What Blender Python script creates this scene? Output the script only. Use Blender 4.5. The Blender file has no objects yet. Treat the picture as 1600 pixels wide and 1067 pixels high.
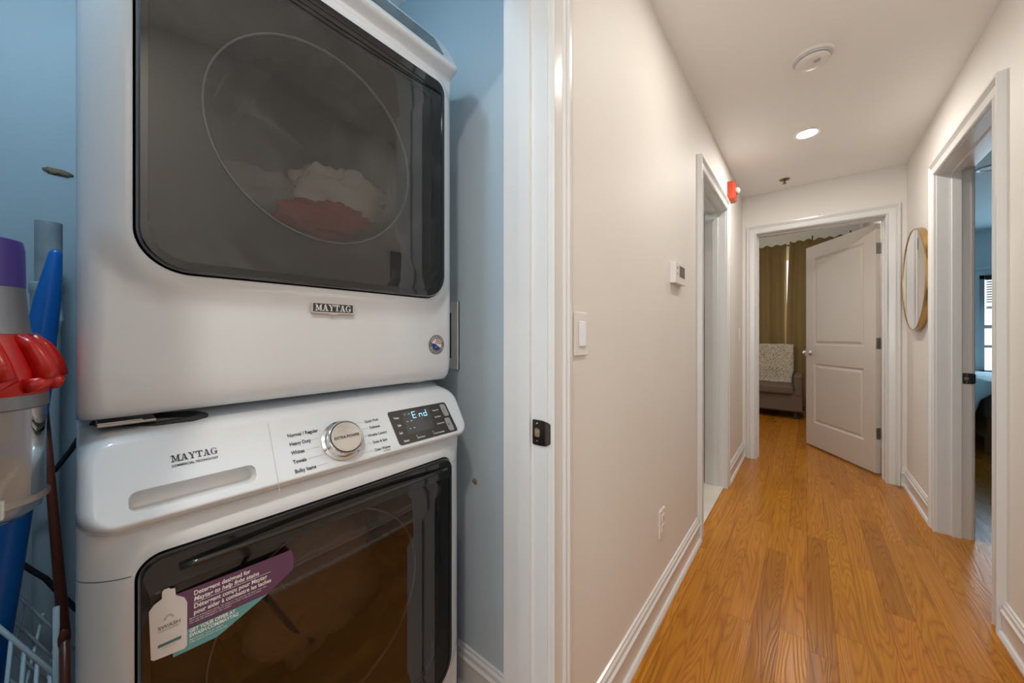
import bpy, math, random
from mathutils import Vector, Matrix, noise
random.seed(4)
C = bpy.context.scene.collection
SC = bpy.context.scene
PI = math.pi
# ------------------------------------------------------------------ camera, world, exposure, daylight
cam = bpy.data.cameras.new('camera'); cam_o = bpy.data.objects.new('camera', cam); C.objects.link(cam_o)
cam_o.location = (0, 0, 1.13)
cam_o.rotation_euler = (PI/2, 0, math.radians(39.68))
cam.sensor_width = 36; cam.lens = 36*555.6/1600; cam.shift_y = -9.5/1600
cam.clip_start = .02; cam.clip_end = 100
SC.camera = cam_o
SC.view_settings.view_transform = 'Standard'; SC.view_settings.look = 'None'
SC.view_settings.gamma = 1; SC.view_settings.exposure = 0.06
SC.view_settings.use_curve_mapping = False
SC.cycles.max_bounces = 10; SC.cycles.diffuse_bounces = 6; SC.cycles.glossy_bounces = 5
SC.cycles.transparent_max_bounces = 12; SC.cycles.sample_clamp_indirect = 6
SC.cycles.caustics_reflective = False; SC.cycles.caustics_refractive = False
wd = bpy.data.worlds.new('daylight'); SC.world = wd; wd.use_nodes = True
bg = wd.node_tree.nodes['Background']; bg.inputs[0].default_value = (.86, .94, 1, 1); bg.inputs[1].default_value = 1.6

def area(name, loc, rot, sx, sy, power, col, shape='RECTANGLE', spread=180):
    l = bpy.data.lights.new(name, 'AREA'); l.shape = shape; l.size = sx; l.size_y = sy
    l.energy = power; l.color = col; l.spread = math.radians(spread)
    o = bpy.data.objects.new(name, l); C.objects.link(o); o.location = loc; o.rotation_euler = rot
    return o
WARM = (1, .935, .86); COOL = (.50, .78, 1.0)
# added cool fill at an invented window behind the camera, out of view
area('fill_hall_rear', (.05, -2.52, 1.45), (PI/2, 0, 0), .85, 1.5, 20, (.74, .87, 1))
# daylight through the two bedroom windows, plus one added fill light
area('daylight_side_bedroom', (2.3, 6.9, 1.35), (-PI/2, 0, 0), 1.5, 1.2, 20, (.60, .82, 1))
area('fill_end_bedroom', (-2.45, 5.4, 1.5), (0, -PI/2, 0), 1.2, 1.2, 5, (1, .95, .9))  # added warm fill inside the room; the left wall has no window
area('daylight_end_bedroom_front', (-.3, 6.985, 1.62), (-PI/2, 0, 0), 1.1, 1.35, 22, (.85, .93, 1))
LAMPS = []   # ceiling lamps are made with their fixtures below

# ------------------------------------------------------------------ materials
def nt(m):
    m.use_nodes = True; return m.node_tree
def mat(name, col, rough=.5, metal=0, coat=0, spec=.5, emis=None, estr=1, bump=None, var=None):
    m = bpy.data.materials.new(name); t = nt(m); b = t.nodes['Principled BSDF']
    b.inputs['Base Color'].default_value = (*col, 1); b.inputs['Roughness'].default_value = rough
    b.inputs['Metallic'].default_value = metal; b.inputs['Coat Weight'].default_value = coat
    b.inputs['Coat Roughness'].default_value = .05; b.inputs['Specular IOR Level'].default_value = spec
    if emis:
        b.inputs['Emission Color'].default_value = (*emis, 1); b.inputs['Emission Strength'].default_value = estr
    if bump or var:
        tc = t.nodes.new('ShaderNodeTexCoord'); n = t.nodes.new('ShaderNodeTexNoise')
        s = (bump or var)[0]; n.inputs['Scale'].default_value = s; n.inputs['Detail'].default_value = 4
        t.links.new(tc.outputs['Object'], n.inputs['Vector'])
        if bump:
            bp = t.nodes.new('ShaderNodeBump'); bp.inputs['Strength'].default_value = bump[1]; bp.inputs['Distance'].default_value = bump[2]
            t.links.new(n.outputs['Fac'], bp.inputs['Height']); t.links.new(bp.outputs[0], b.inputs['Normal'])
        if var:
            r = t.nodes.new('ShaderNodeMixRGB'); n2 = t.nodes.new('ShaderNodeTexNoise'); n2.inputs['Scale'].default_value = var[0]; n2.inputs['Detail'].default_value = 5
            t.links.new(tc.outputs['Object'], n2.inputs['Vector'])
            r.inputs[1].default_value = (*col, 1); r.inputs[2].default_value = (*var[1], 1)
            rp = t.nodes.new('ShaderNodeValToRGB'); rp.color_ramp.elements[0].position = var[2]; rp.color_ramp.elements[1].position = var[3]
            t.links.new(n2.outputs['Fac'], rp.inputs[0]); t.links.new(rp.outputs[0], r.inputs[0]); t.links.new(r.outputs[0], b.inputs['Base Color'])
    return m
M = {}
M['paint'] = mat('wall_paint', (.80, .775, .735), .62, spec=.35, bump=(60, .08, .002), var=(1.3, (.77, .74, .70), .35, .75))
M['closet_paint'] = mat('closet_paint', (.50, .585, .64), .45, bump=(50, .08, .002), var=(2, (.46, .55, .61), .3, .8))
M['blue_paint'] = mat('bedroom_paint', (.58, .69, .73), .6)
M['ceiling'] = mat('ceiling_paint', (.90, .90, .885), .6)
M['trim'] = mat('trim_gloss_paint', (.72, .72, .71), .22, spec=.5)
M['leaf'] = mat('door_paint', (.66, .61, .55), .3)
M['enamel'] = mat('white_enamel', (.74, .785, .83), .16, coat=.5)
M['enamel_plastic'] = mat('white_plastic', (.80, .80, .80), .25, coat=.25)
M['black_gloss'] = mat('black_gloss_plastic', (.012, .013, .014), .08, coat=.5)
M['black_matte'] = mat('black_matte', (.015, .015, .016), .6)
M['rubber'] = mat('rubber', (.03, .03, .032), .7, bump=(300, .3, .001))
M['grey_plastic'] = mat('grey_plastic', (.16, .165, .17), .4)
M['drum'] = mat('drum_steel', (.30, .29, .28), .35, .6)
M['drum_shell'] = mat('door_inner_plate', (.05, .05, .052), .4)
M['chrome'] = mat('chrome', (.72, .71, .70), .12, 1)
M['brushed'] = mat('brushed_steel', (.74, .72, .70), .3, 1)
M['nickel'] = mat('satin_nickel', (.42, .41, .40), .3, 1)
M['dark_nickel'] = mat('aged_nickel', (.10, .095, .09), .28, 1)
M['brass'] = mat('brushed_brass', (.55, .36, .14), .3, 1)
M['mirror'] = mat('mirror_silver', (.93, .93, .93), .01, 1)
M['ink'] = mat('print_dark_grey', (.05, .05, .055), .4)
M['white_ink'] = mat('print_white', (.85, .85, .85), .5)
M['pale_ink'] = mat('print_pale_grey', (.45, .46, .47), .5)
M['navy'] = mat('badge_navy', (.03, .035, .05), .3)
M['red_ink'] = mat('print_red', (.5, .08, .07), .4)
M['blue_ink'] = mat('print_blue', (.03, .05, .22), .4)
M['purple_ink'] = mat('sticker_purple', (.125, .055, .115), .35)
M['teal_ink'] = mat('sticker_teal', (.12, .34, .36), .35)
M['teal_dark'] = mat('sticker_dark_teal', (.07, .17, .16), .35)
M['bottle_ink'] = mat('sticker_white', (.68, .65, .64), .35)
M['led'] = mat('display_glow', (.1, .4, .7), .4, emis=(.35, .75, 1), estr=2.2)
M['display'] = mat('display_glass', (.075, .075, .078), .12, coat=.4)
M['display_panel'] = mat('display_panel', (.055, .048, .043), .25)
M['button'] = mat('button_silver', (.42, .42, .42), .35, .3)
M['pvc'] = mat('grey_pvc_pipe', (.40, .43, .45), .35, var=(18, (.28, .30, .31), .45, .8))
M['pvc_light'] = mat('pale_pvc_coupling', (.55, .63, .67), .3)
M['blue_plastic'] = mat('blue_plastic', (.006, .15, .52), .28)
M['red_wood'] = mat('red_brown_painted_wood', (.16, .035, .018), .35)
M['white_wire'] = mat('white_coated_wire', (.62, .72, .76), .35)
M['vac_purple'] = mat('vacuum_purple', (.06, .035, .25), .3)
M['vac_red'] = mat('vacuum_red', (.55, .010, .006), .25, coat=.15)
M['vac_grey'] = mat('vacuum_grey', (.25, .25, .26), .35, .55)
M['dust'] = mat('dust_fluff', (.30, .21, .15), .9, bump=(60, .8, .01))
M['red'] = mat('alarm_red', (.52, .055, .018), .4)
M['lens'] = mat('clear_lens', (.55, .55, .55), .15)
M['white_plastic'] = mat('switch_white', (.80, .78, .75), .35)
M['lcd'] = mat('thermostat_lcd', (.12, .115, .09), .25)
M['lamp'] = mat('lamp_glow', (1, 1, 1), .5, emis=(1, .93, .82), estr=9)
M['curtain'] = mat('olive_brown_linen', (.27, .185, .068), .85, bump=(400, .3, .002))
M['sofa'] = mat('taupe_upholstery', (.15, .105, .075), .85, bump=(300, .3, .002))
M['wood_leg'] = mat('bed_wood', (.20, .12, .07), .5)
M['duvet'] = mat('blue_grey_cover', (.17, .19, .20), .8, bump=(10, .5, .03))
M['sheet'] = mat('pale_blue_sheet', (.42, .60, .68), .7, bump=(8, .6, .03))
M['blind'] = mat('dark_blind_slat', (.035, .025, .022), .4)
M['outside'] = mat('railing_paint', (.22, .26, .30), .5)
M['towel'] = mat('beige_towel', (.50, .36, .26), .9, bump=(60, .8, .006))
M['white_cloth'] = mat('white_cloth', (.72, .72, .70), .85, bump=(80, .4, .003))
M['grey_cloth'] = mat('grey_cloth', (.30, .30, .30), .85, bump=(80, .4, .003))
M['red_cloth'] = mat('red_cloth', (.45, .05, .04), .85, bump=(80, .4, .003))
M['marble'] = mat('bathroom_marble', (.70, .64, .55), .15, var=(3, (.60, .53, .43), .4, .8))
M['detergent'] = mat('blue_carton', (.02, .10, .38), .4)
M['scar'] = mat('torn_plaster', (.30, .22, .13), .9, bump=(80, 1, .01))
M['bag'] = mat('patterned_bag', (.12, .10, .09), .8, var=(30, (.5, .47, .42), .5, .55))
M['blade_metal'] = mat('sprinkler_brass', (.20, .15, .09), .35, 1)

def glass_mat(name, tint, refl_boost, haze, hazecol):
    m = bpy.data.materials.new(name); t = nt(m); t.nodes.clear()
    o = t.nodes.new('ShaderNodeOutputMaterial'); tr = t.nodes.new('ShaderNodeBsdfTransparent'); tr.inputs[0].default_value = (*tint, 1)
    gl = t.nodes.new('ShaderNodeBsdfGlossy'); gl.inputs['Roughness'].default_value = .015; gl.inputs[0].default_value = (1, 1, 1, 1)
    df = t.nodes.new('ShaderNodeBsdfDiffuse'); df.inputs[0].default_value = (*hazecol, 1)
    lw = t.nodes.new('ShaderNodeFresnel'); lw.inputs['IOR'].default_value = refl_boost
    m1 = t.nodes.new('ShaderNodeMixShader'); m2 = t.nodes.new('ShaderNodeMixShader')
    tc = t.nodes.new('ShaderNodeTexCoord'); n = t.nodes.new('ShaderNodeTexNoise'); n.inputs['Scale'].default_value = 7; n.inputs['Detail'].default_value = 6; n.inputs['Distortion'].default_value = 1.5
    t.links.new(tc.outputs['Object'], n.inputs['Vector'])
    mp = t.nodes.new('ShaderNodeMapRange'); mp.inputs[1].default_value = .52; mp.inputs[2].default_value = .75; mp.inputs[3].default_value = haze; mp.inputs[4].default_value = haze*2.6
    t.links.new(n.outputs['Fac'], mp.inputs[0]); t.links.new(mp.outputs[0], m1.inputs[0])
    t.links.new(tr.outputs[0], m1.inputs[1]); t.links.new(df.outputs[0], m1.inputs[2])
    t.links.new(lw.outputs[0], m2.inputs[0]); t.links.new(m1.outputs[0], m2.inputs[1]); t.links.new(gl.outputs[0], m2.inputs[2])
    t.links.new(m2.outputs[0], o.inputs[0]); return m
M['dryer_glass'] = glass_mat('smoked_dusty_glass', (.60, .58, .56), 1.60, .035, (.50, .53, .56))
M['washer_glass'] = glass_mat('smoked_washer_glass', (.50, .45, .42), 1.65, .008, (.4, .38, .36))
M['bin'] = glass_mat('clear_bin', (.90, .87, .84), 1.25, .36, (.80, .74, .68))
M['pane'] = glass_mat('window_glass', (.95, .97, .98), 1.45, .0, (1, 1, 1))
M['clear_rim'] = mat('bowl_rim', (.62, .68, .72), .25, coat=.5)

def floor_mat():
    m = bpy.data.materials.new('oak_planks'); t = nt(m); b = t.nodes['Principled BSDF']; L = t.links.new
    def N(k, **kw):
        n = t.nodes.new(k)
        for a, v in kw.items(): setattr(n, a, v)
        return n
    def MA(op, a, bb=None, c=None):
        n = N('ShaderNodeMath', operation=op)
        for i, v in enumerate((a, bb, c)):
            if v is None: continue
            if isinstance(v, (int, float)): n.inputs[i].default_value = v
            else: L(v, n.inputs[i])
        return n.outputs[0]
    tc = N('ShaderNodeTexCoord'); sp = N('ShaderNodeSeparateXYZ'); L(tc.outputs['Object'], sp.inputs[0])
    W, Ln = .0825, .95
    xs = MA('DIVIDE', sp.outputs[0], W); xi = MA('FLOOR', xs); xf = MA('FRACT', xs)
    w1 = N('ShaderNodeTexWhiteNoise', noise_dimensions='1D'); L(xi, w1.inputs['W'])
    ys = MA('ADD', MA('DIVIDE', sp.outputs[1], Ln), MA('MULTIPLY', w1.outputs['Value'], 7.3)); yi = MA('FLOOR', ys); yf = MA('FRACT', ys)
    cb = N('ShaderNodeCombineXYZ'); L(xi, cb.inputs[0]); L(yi, cb.inputs[1])
    w2 = N('ShaderNodeTexWhiteNoise', noise_dimensions='2D'); L(cb.outputs[0], w2.inputs['Vector'])
    rnd = w2.outputs['Value']; rsep = N('ShaderNodeSeparateColor'); L(w2.outputs['Color'], rsep.inputs[0])
    # grain: stretched noise whose level lines make the cathedral figure
    gx = MA('ADD', MA('MULTIPLY', sp.outputs[0], 6.2), MA('MULTIPLY', rnd, 37)); gy = MA('ADD', MA('MULTIPLY', sp.outputs[1], .42), MA('MULTIPLY', rsep.outputs[1], 23))
    gv = N('ShaderNodeCombineXYZ'); L(gx, gv.inputs[0]); L(gy, gv.inputs[1])
    n1 = N('ShaderNodeTexNoise'); n1.inputs['Scale'].default_value = 1.5; n1.inputs['Detail'].default_value = 2.0; n1.inputs['Roughness'].default_value = .45; n1.inputs['Distortion'].default_value = .25; L(gv.outputs[0], n1.inputs['Vector'])
    rings = MA('ABSOLUTE', MA('SINE', MA('MULTIPLY', n1.outputs['Fac'], 84)))
    rings = MA('POWER', rings, .55)
    fv = N('ShaderNodeCombineXYZ'); L(MA('MULTIPLY', gx, 22), fv.inputs[0]); L(MA('MULTIPLY', gy, 5), fv.inputs[1])
    n2 = N('ShaderNodeTexNoise'); n2.inputs['Scale'].default_value = 1; n2.inputs['Detail'].default_value = 3; L(fv.outputs[0], n2.inputs['Vector'])
    ramp = N('ShaderNodeValToRGB'); e = ramp.color_ramp.elements
    e[0].position = 0; e[0].color = (.37, .14, .011, 1); e[1].position = 1; e[1].color = (.56, .24, .024, 1)
    for p, c in ((.10, (.43, .165, .012)), (.45, (.49, .198, .013)), (.75, (.50, .190, .018))):
        q = e.new(p); q.color = (*c, 1)
    L(rnd, ramp.inputs[0])
    dk = N('ShaderNodeMixRGB', blend_type='MULTIPLY'); L(ramp.outputs[0], dk.inputs[1]); dk.inputs[2].default_value = (.62, .50, .40, 1)
    L(MA('MULTIPLY', MA('SUBTRACT', 1, rings), .85), dk.inputs[0])
    d2 = N('ShaderNodeMixRGB', blend_type='MULTIPLY'); L(dk.outputs[0], d2.inputs[1]); d2.inputs[2].default_value = (.66, .56, .45, 1)
    mr = N('ShaderNodeMapRange'); mr.inputs[1].default_value = .45; mr.inputs[2].default_value = .7; mr.inputs[3].default_value = 0; mr.inputs[4].default_value = .6; L(n2.outputs['Fac'], mr.inputs[0]); L(mr.outputs[0], d2.inputs[0])
    # knots
    kn = N('ShaderNodeTexVoronoi'); kn.inputs['Scale'].default_value = 1.0
    kv = N('ShaderNodeCombineXYZ'); L(MA('MULTIPLY', sp.outputs[0], 5), kv.inputs[0]); L(MA('MULTIPLY', sp.outputs[1], 1.6), kv.inputs[1]); L(kv.outputs[0], kn.inputs['Vector'])
    km = N('ShaderNodeMapRange'); km.inputs[1].default_value = .03; km.inputs[2].default_value = .10; km.inputs[3].default_value = .75; km.inputs[4].default_value = 0; L(kn.outputs['Distance'], km.inputs[0])
    d3 = N('ShaderNodeMixRGB', blend_type='MULTIPLY'); L(d2.outputs[0], d3.inputs[1]); d3.inputs[2].default_value = (.35, .22, .15, 1); L(km.outputs[0], d3.inputs[0])
    # seams
    ex = MA('MINIMUM', xf, MA('SUBTRACT', 1, xf)); ey = MA('MULTIPLY', MA('MINIMUM', yf, MA('SUBTRACT', 1, yf)), Ln/W)
    ed = MA('LESS_THAN', MA('MINIMUM', ex, ey), .010)
    d4 = N('ShaderNodeMixRGB', blend_type='MULTIPLY'); L(d3.outputs[0], d4.inputs[1]); d4.inputs[2].default_value = (.55, .42, .35, 1); L(ed, d4.inputs[0])
    L(d4.outputs[0], b.inputs['Base Color'])
    b.inputs['Roughness'].default_value = .24; b.inputs['Specular IOR Level'].default_value = .32
    bp = N('ShaderNodeBump'); bp.inputs['Strength'].default_value = .12; bp.inputs['Distance'].default_value = .002; L(MA('SUBTRACT', rings, MA('MULTIPLY', ed, 2)), bp.inputs['Height']); L(bp.outputs[0], b.inputs['Normal'])
    return m
M['oak'] = floor_mat()
def blanket_mat():
    m = bpy.data.materials.new('leafy_print_blanket'); t = nt(m); b = t.nodes['Principled BSDF']
    tc = t.nodes.new('ShaderNodeTexCoord'); v = t.nodes.new('ShaderNodeTexVoronoi'); v.inputs['Scale'].default_value = 62
    r = t.nodes.new('ShaderNodeValToRGB'); r.color_ramp.elements[0].position = .30; r.color_ramp.elements[0].color = (.13, .12, .095, 1)
    r.color_ramp.elements[1].position = .42; r.color_ramp.elements[1].color = (.55, .48, .36, 1)
    t.links.new(tc.outputs['Object'], v.inputs['Vector']); t.links.new(v.outputs['Distance'], r.inputs[0]); t.links.new(r.outputs[0], b.inputs['Base Color'])
    b.inputs['Roughness'].default_value = .9; return m
M['blanket'] = blanket_mat()

# ------------------------------------------------------------------ mesh helpers
ORG = {}
class MB:
    def __init__(s): s.v = []; s.f = []
    def add(s, vs, fs):
        n = len(s.v); s.v += [Vector(p) for p in vs]; s.f += [tuple(i+n for i in f) for f in fs]; return s
    def box(s, x0, x1, y0, y1, z0, z1):
        x0, x1 = sorted((x0, x1)); y0, y1 = sorted((y0, y1)); z0, z1 = sorted((z0, z1))
        return s.add([(x, y, z) for z in (z0, z1) for y in (y0, y1) for x in (x0, x1)],
                     [(0, 2, 3, 1), (4, 5, 7, 6), (0, 1, 5, 4), (2, 6, 7, 3), (0, 4, 6, 2), (1, 3, 7, 5)])
    def loops(s, ls, closed=True, cap0=True, cap1=True):
        n = len(ls[0]); base = len(s.v)
        for l in ls: s.v += [Vector(p) for p in l]
        for i in range(len(ls)-1):
            for j in range(n if closed else n-1):
                a = base+i*n+j; b = base+i*n+(j+1) % n
                s.f.append((a, b, b+n, a+n))
        if cap0: s.f.append(tuple(base+j for j in range(n))[::-1])
        if cap1: s.f.append(tuple(base+(len(ls)-1)*n+j for j in range(n)))
        return s
    def tube(s, path, r, n=10, r1=None):
        path = [Vector(p) for p in path]; m = len(path); ls = []; up = None
        for i, p in enumerate(path):
            d = (path[min(i+1, m-1)]-path[max(i-1, 0)]).normalized()
            if up is None: up = d.orthogonal().normalized()
            up = (up-d*up.dot(d)).normalized(); w = d.cross(up)
            rr = r if r1 is None else r+(r1-r)*i/(m-1)
            ls.append([p+up*rr*math.cos(2*PI*k/n)+w*rr*math.sin(2*PI*k/n) for k in range(n)])
        return s.loops(ls)
    def lathe(s, prof, c, axis='z', n=32, cap=True):
        ls = []
        for r, h in prof:
            l = []
            for k in range(n):
                a = 2*PI*k/n; u, w = r*math.cos(a), r*math.sin(a)
                l.append({'z': (c[0]+u, c[1]+w, c[2]+h), 'x': (c[0]+h, c[1]+u, c[2]+w), 'y': (c[0]+w, c[1]+h, c[2]+u)}[axis])
            ls.append(l)
        return s.loops(ls, True, cap, cap)
    def ball(s, c, r, n=20, m=12, sc=(1, 1, 1), fn=None):
        ls = []
        for i in range(1, m):
            t = PI*i/m
            ls.append([(math.sin(t)*math.cos(2*PI*k/n), math.sin(t)*math.sin(2*PI*k/n), -math.cos(t)) for k in range(n)])
        L2 = []
        for l in ls:
            q = []
            for p in l:
                p = Vector(p); f = fn(p) if fn else 1
                q.append((c[0]+p.x*r*sc[0]*f, c[1]+p.y*r*sc[1]*f, c[2]+p.z*r*sc[2]*f))
            L2.append(q)
        return s.loops(L2)
def obj(name, mb, m, parent=None, smooth=False, bevel=0, seg=2, kind=None, solid=0, sub=0):
    me = bpy.data.meshes.new(name); o = bpy.data.objects.new(name, me); C.objects.link(o)
    org = Vector((0, 0, 0))
    if parent is not None:
        o.parent = parent; org = ORG.get(parent.name, org); ORG[o.name] = org
    else:
        xs = [v.x for v in mb.v]; ys = [v.y for v in mb.v]; zs = [v.z for v in mb.v]
        org = Vector(((min(xs)+max(xs))/2, (min(ys)+max(ys))/2, min(zs))) if kind != 'structure' else Vector((0, 0, 0))
        o.location = org; ORG[o.name] = org
    me.from_pydata([tuple(v-org) for v in mb.v], [], mb.f); me.materials.append(m)
    if smooth or bevel:
        for p in me.polygons: p.use_smooth = True
    me.update()
    if solid:
        md = o.modifiers.new('solid', 'SOLIDIFY'); md.thickness = solid; md.offset = 0
    if bevel:
        md = o.modifiers.new('bevel', 'BEVEL'); md.width = bevel; md.segments = seg; md.limit_method = 'ANGLE'; md.angle_limit = .6; md.harden_normals = True
    elif smooth == 'auto':
        md = o.modifiers.new('split', 'EDGE_SPLIT'); md.split_angle = .7
    if sub:
        md = o.modifiers.new('sub', 'SUBSURF'); md.levels = md.render_levels = sub
    if kind: o['kind'] = kind
    return o
def tag(o, label, cat, group=None, kind=None):
    o['label'] = label; o['category'] = cat
    if group: o['group'] = group
    if kind: o['kind'] = kind
    return o
def thing(name, loc, label, cat, group=None):
    o = bpy.data.objects.new(name, None); C.objects.link(o); o.location = loc; ORG[o.name] = Vector(loc)
    o.empty_display_size = .05
    return tag(o, label, cat, group)
def struct(name, mb, m, **k): return obj(name, mb, m, kind='structure', **k)
def B(*a): return MB().box(*a)
def text2d(s, size, bold=0, shear=0, align='LEFT', sx=1):
    cu = bpy.data.curves.new('t', 'FONT'); cu.body = s; cu.size = size; cu.offset = bold*size; cu.shear = shear; cu.align_x = align; cu.resolution_u = 3
    o = bpy.data.objects.new('t', cu); C.objects.link(o); dg = bpy.context.evaluated_depsgraph_get()
    me = o.evaluated_get(dg).to_mesh()
    vs = [(v.co.x*sx, v.co.y) for v in me.vertices]; fs = [tuple(p.vertices) for p in me.polygons]
    o.evaluated_get(dg).to_mesh_clear(); bpy.data.objects.remove(o); bpy.data.curves.remove(cu)
    return vs, fs
def slab_word(word, h):
    Q = lambda *a: a
    def R(a, b, c, d): return [(a, b), (c, b), (c, d), (a, d)]
    G = {'M': (1.2, [R(0, 0, .42, .14), R(0, .86, .34, 1), R(.86, .86, 1.2, 1), R(.74, 0, 1.2, .14), R(.15, 0, .26, 1), R(.86, 0, 1.08, 1), [(.14, 1), (.38, 1), (.68, .1), (.52, .1)], [(.86, 1), (.98, 1), (.66, .1), (.56, .1)]]),
         'A': (1.04, [R(0, 0, .38, .13), R(.56, 0, 1.04, .13), [(.15, .05), (.26, .05), (.52, 1), (.42, 1)], [(.66, .05), (.90, .05), (.62, 1), (.40, 1)], R(.28, .28, .74, .38)]),
         'Y': (1.0, [R(0, .87, .44, 1), R(.62, .87, 1.0, 1), R(.28, 0, .74, .13), R(.40, 0, .62, .5), [(.10, .95), (.34, .95), (.62, .45), (.40, .45)], [(.74, .95), (.84, .95), (.60, .45), (.52, .45)]]),
         'T': (.96, [R(0, .86, .96, 1), R(0, .64, .1, .9), R(.86, .64, .96, .9), R(.37, 0, .59, .95), R(.24, 0, .72, .13)]),
         'G': (1.06, [R(.56, .36, 1.06, .48), R(.70, .04, .92, .42), R(.80, .66, .88, 1)])}
    vs = []; fs = []; x = 0
    for ch in word:
        w, qs = G[ch]
        for q in qs:
            n = len(vs); vs += [((x+a)*h, b*h) for a, b in q]; fs.append((n, n+1, n+2, n+3))
        if ch == 'G':
            pr = None
            for k in range(19):
                a = math.radians(48+k*15.2); co, si = math.cos(a), math.sin(a); th = .10+.12*max(0, -co)
                p = [((x+.48+.46*co)*h, (.5+.51*si)*h), ((x+.48+(.46-th)*co)*h, (.5+(.51-.09)*si)*h)]
                n = len(vs); vs += p
                if pr is not None: fs.append((pr, n, n+1, pr+1))
                pr = n
        x += w+.03
    return vs, fs, x*h
def rr(cy, cz, hw, hh, r, n=8):
    """rounded rectangle outline in (y,z); r = radius or (bottom, top) radii"""
    rb, rt = r if isinstance(r, tuple) else (r, r); pts = []
    for (sy, sz, a0, rad) in ((1, 1, 0, rt), (-1, 1, 90, rt), (-1, -1, 180, rb), (1, -1, 270, rb)):
        for k in range(n+1):
            a = math.radians(a0+90*k/n)
            pts.append((cy+sy*(hw-rad)+rad*math.cos(a), cz+sz*(hh-rad)+rad*math.sin(a)))
    return pts
def ss(a, b, x):
    t = max(0, min(1, (x-a)/(b-a))); return t*t*(3-2*t)

# ------------------------------------------------------------------ room shell
H = 2.415; HD = 2.055
def wallmesh_x(x0, x1, y0, y1, z1, holes):      # wall that runs along y
    m = MB(); y = y0
    for a, b, h in holes:
        m.box(x0, x1, y, a, 0, z1); m.box(x0, x1, a, b, h, z1); y = b
    m.box(x0, x1, y, y1, 0, z1); return m
struct('floor', B(-3.2, 4.2, -2.75, 7.3, -.1, 0), M['oak'])
struct('floor_bathroom', B(-2.4, -.475, 1.2, 3.95, 0, .006), M['marble'])
struct('ceiling', B(-2.4, .70, -2.75, 4.09, H, H+.12), M['ceiling'])
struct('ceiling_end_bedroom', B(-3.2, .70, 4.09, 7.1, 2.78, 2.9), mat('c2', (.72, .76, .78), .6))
struct('ceiling_side_bedroom', B(.70, 4.2, 1.0, 7.3, H, H+.12), M['blue_paint'])
struct('wall_left', wallmesh_x(-.595, -.465, -2.62, 3.93, H, [(-.07, .69, HD), (2.235, 3.03, HD)]), M['paint'])
struct('wall_right', wallmesh_x(.575, .695, -2.62, 7.0, 2.78, [(2.28, 3.13, HD)]), M['paint'])
m = MB(); m.box(-3.2, -.357, 3.93, 4.09, 0, 2.78); m.box(-.357, .467, 3.93, 4.09, HD, 2.78); m.box(.467, .575, 3.93, 4.09, 0, 2.78)
struct('wall_end', m, M['paint'])
m = MB(); m.box(-.595, -.40, -2.74, -2.62, 0, H); m.box(.50, .695, -2.74, -2.62, 0, H); m.box(-.40, .50, -2.74, -2.62, 0, .65); m.box(-.40, .50, -2.74, -2.62, 2.25, H)
struct('wall_behind', m, M['paint'])
def window(name, xc, y, z0, z1, w, inner, deep=.08, rails=(.5,), m=M['trim']):
    fr = MB(); d = .045
    for a in (-1, 1): fr.box(xc+a*w/2, xc+a*(w/2-d), y-deep/2, y+deep/2, z0, z1)
    fr.box(xc-w/2, xc+w/2, y-deep/2, y+deep/2, z0, z0+d); fr.box(xc-w/2, xc+w/2, y-deep/2, y+deep/2, z1-d, z1)
    for r in rails: fr.box(xc-w/2, xc+w/2, y-deep/3, y+deep/3, z0+(z1-z0)*r-.02, z0+(z1-z0)*r+.02)
    o = struct(name, fr, m); g = obj('pane', B(xc-w/2+d, xc+w/2-d, y-.003, y+.003, z0+d, z1-d), M['pane'], o)
    return o
window('added_window', .05, -2.68, .65, 2.25, .9, 1)  # invented window, unseen, added to go with the fill light behind the camera
# closet
struct('wall_closet_right', B(-1.62, -.595, .79, .91, 0, H), M['closet_paint'])
struct('wall_closet_back', B(-1.74, -1.62, -.42, .91, 0, H), M['closet_paint'])
struct('wall_closet_left', B(-1.62, -.595, -.42, -.30, 0, H), M['closet_paint'])
# bathroom
m = MB(); m.box(-2.4, -.595, 3.93, 3.93, 0, H)
struct('wall_bathroom_left', B(-2.4, -2.28, 1.2, 3.93, 0, H), M['paint'])
struct('wall_bathroom_near', B(-2.28, -.595, 1.2, 1.32, 0, H), M['paint'])
# bedrooms
struct('wall_end_bedroom_left', B(-3.2, -3.08, 4.09, 7.0, 0, 2.78), M['blue_paint'])
m = MB(); m.box(-3.2, -.9, 7.0, 7.12, 0, 2.78); m.box(.3, .695, 7.0, 7.12, 0, 2.78); m.box(-.9, .3, 7.0, 7.12, 0, .9); m.box(-.9, .3, 7.0, 7.12, 2.35, 2.78)
struct('wall_end_bedroom_back', m, M['ceiling'])
window('window_2', -.3, 7.06, .9, 2.35, 1.2, 1)
m = MB(); WX0, WX1, WZ0, WZ1 = 1.62, 2.9, .66, 1.86
m.box(.695, WX0, 7.0, 7.12, 0, H); m.box(WX1, 4.2, 7.0, 7.12, 0, H); m.box(WX0, WX1, 7.0, 7.12, 0, WZ0); m.box(WX0, WX1, 7.0, 7.12, WZ1, H)
struct('wall_side_bedroom_back', m, M['blue_paint'])
struct('wall_side_bedroom_right', B(4.08, 4.2, 1.12, 7.0, 0, H), M['blue_paint'])
struct('wall_side_bedroom_near', B(.695, 4.2, 1.0, 1.12, 0, H), M['blue_paint'])
window('window_3', (WX0+WX1)/2, 7.05, WZ0, WZ1, WX1-WX0, 1, rails=(.48,))
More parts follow.
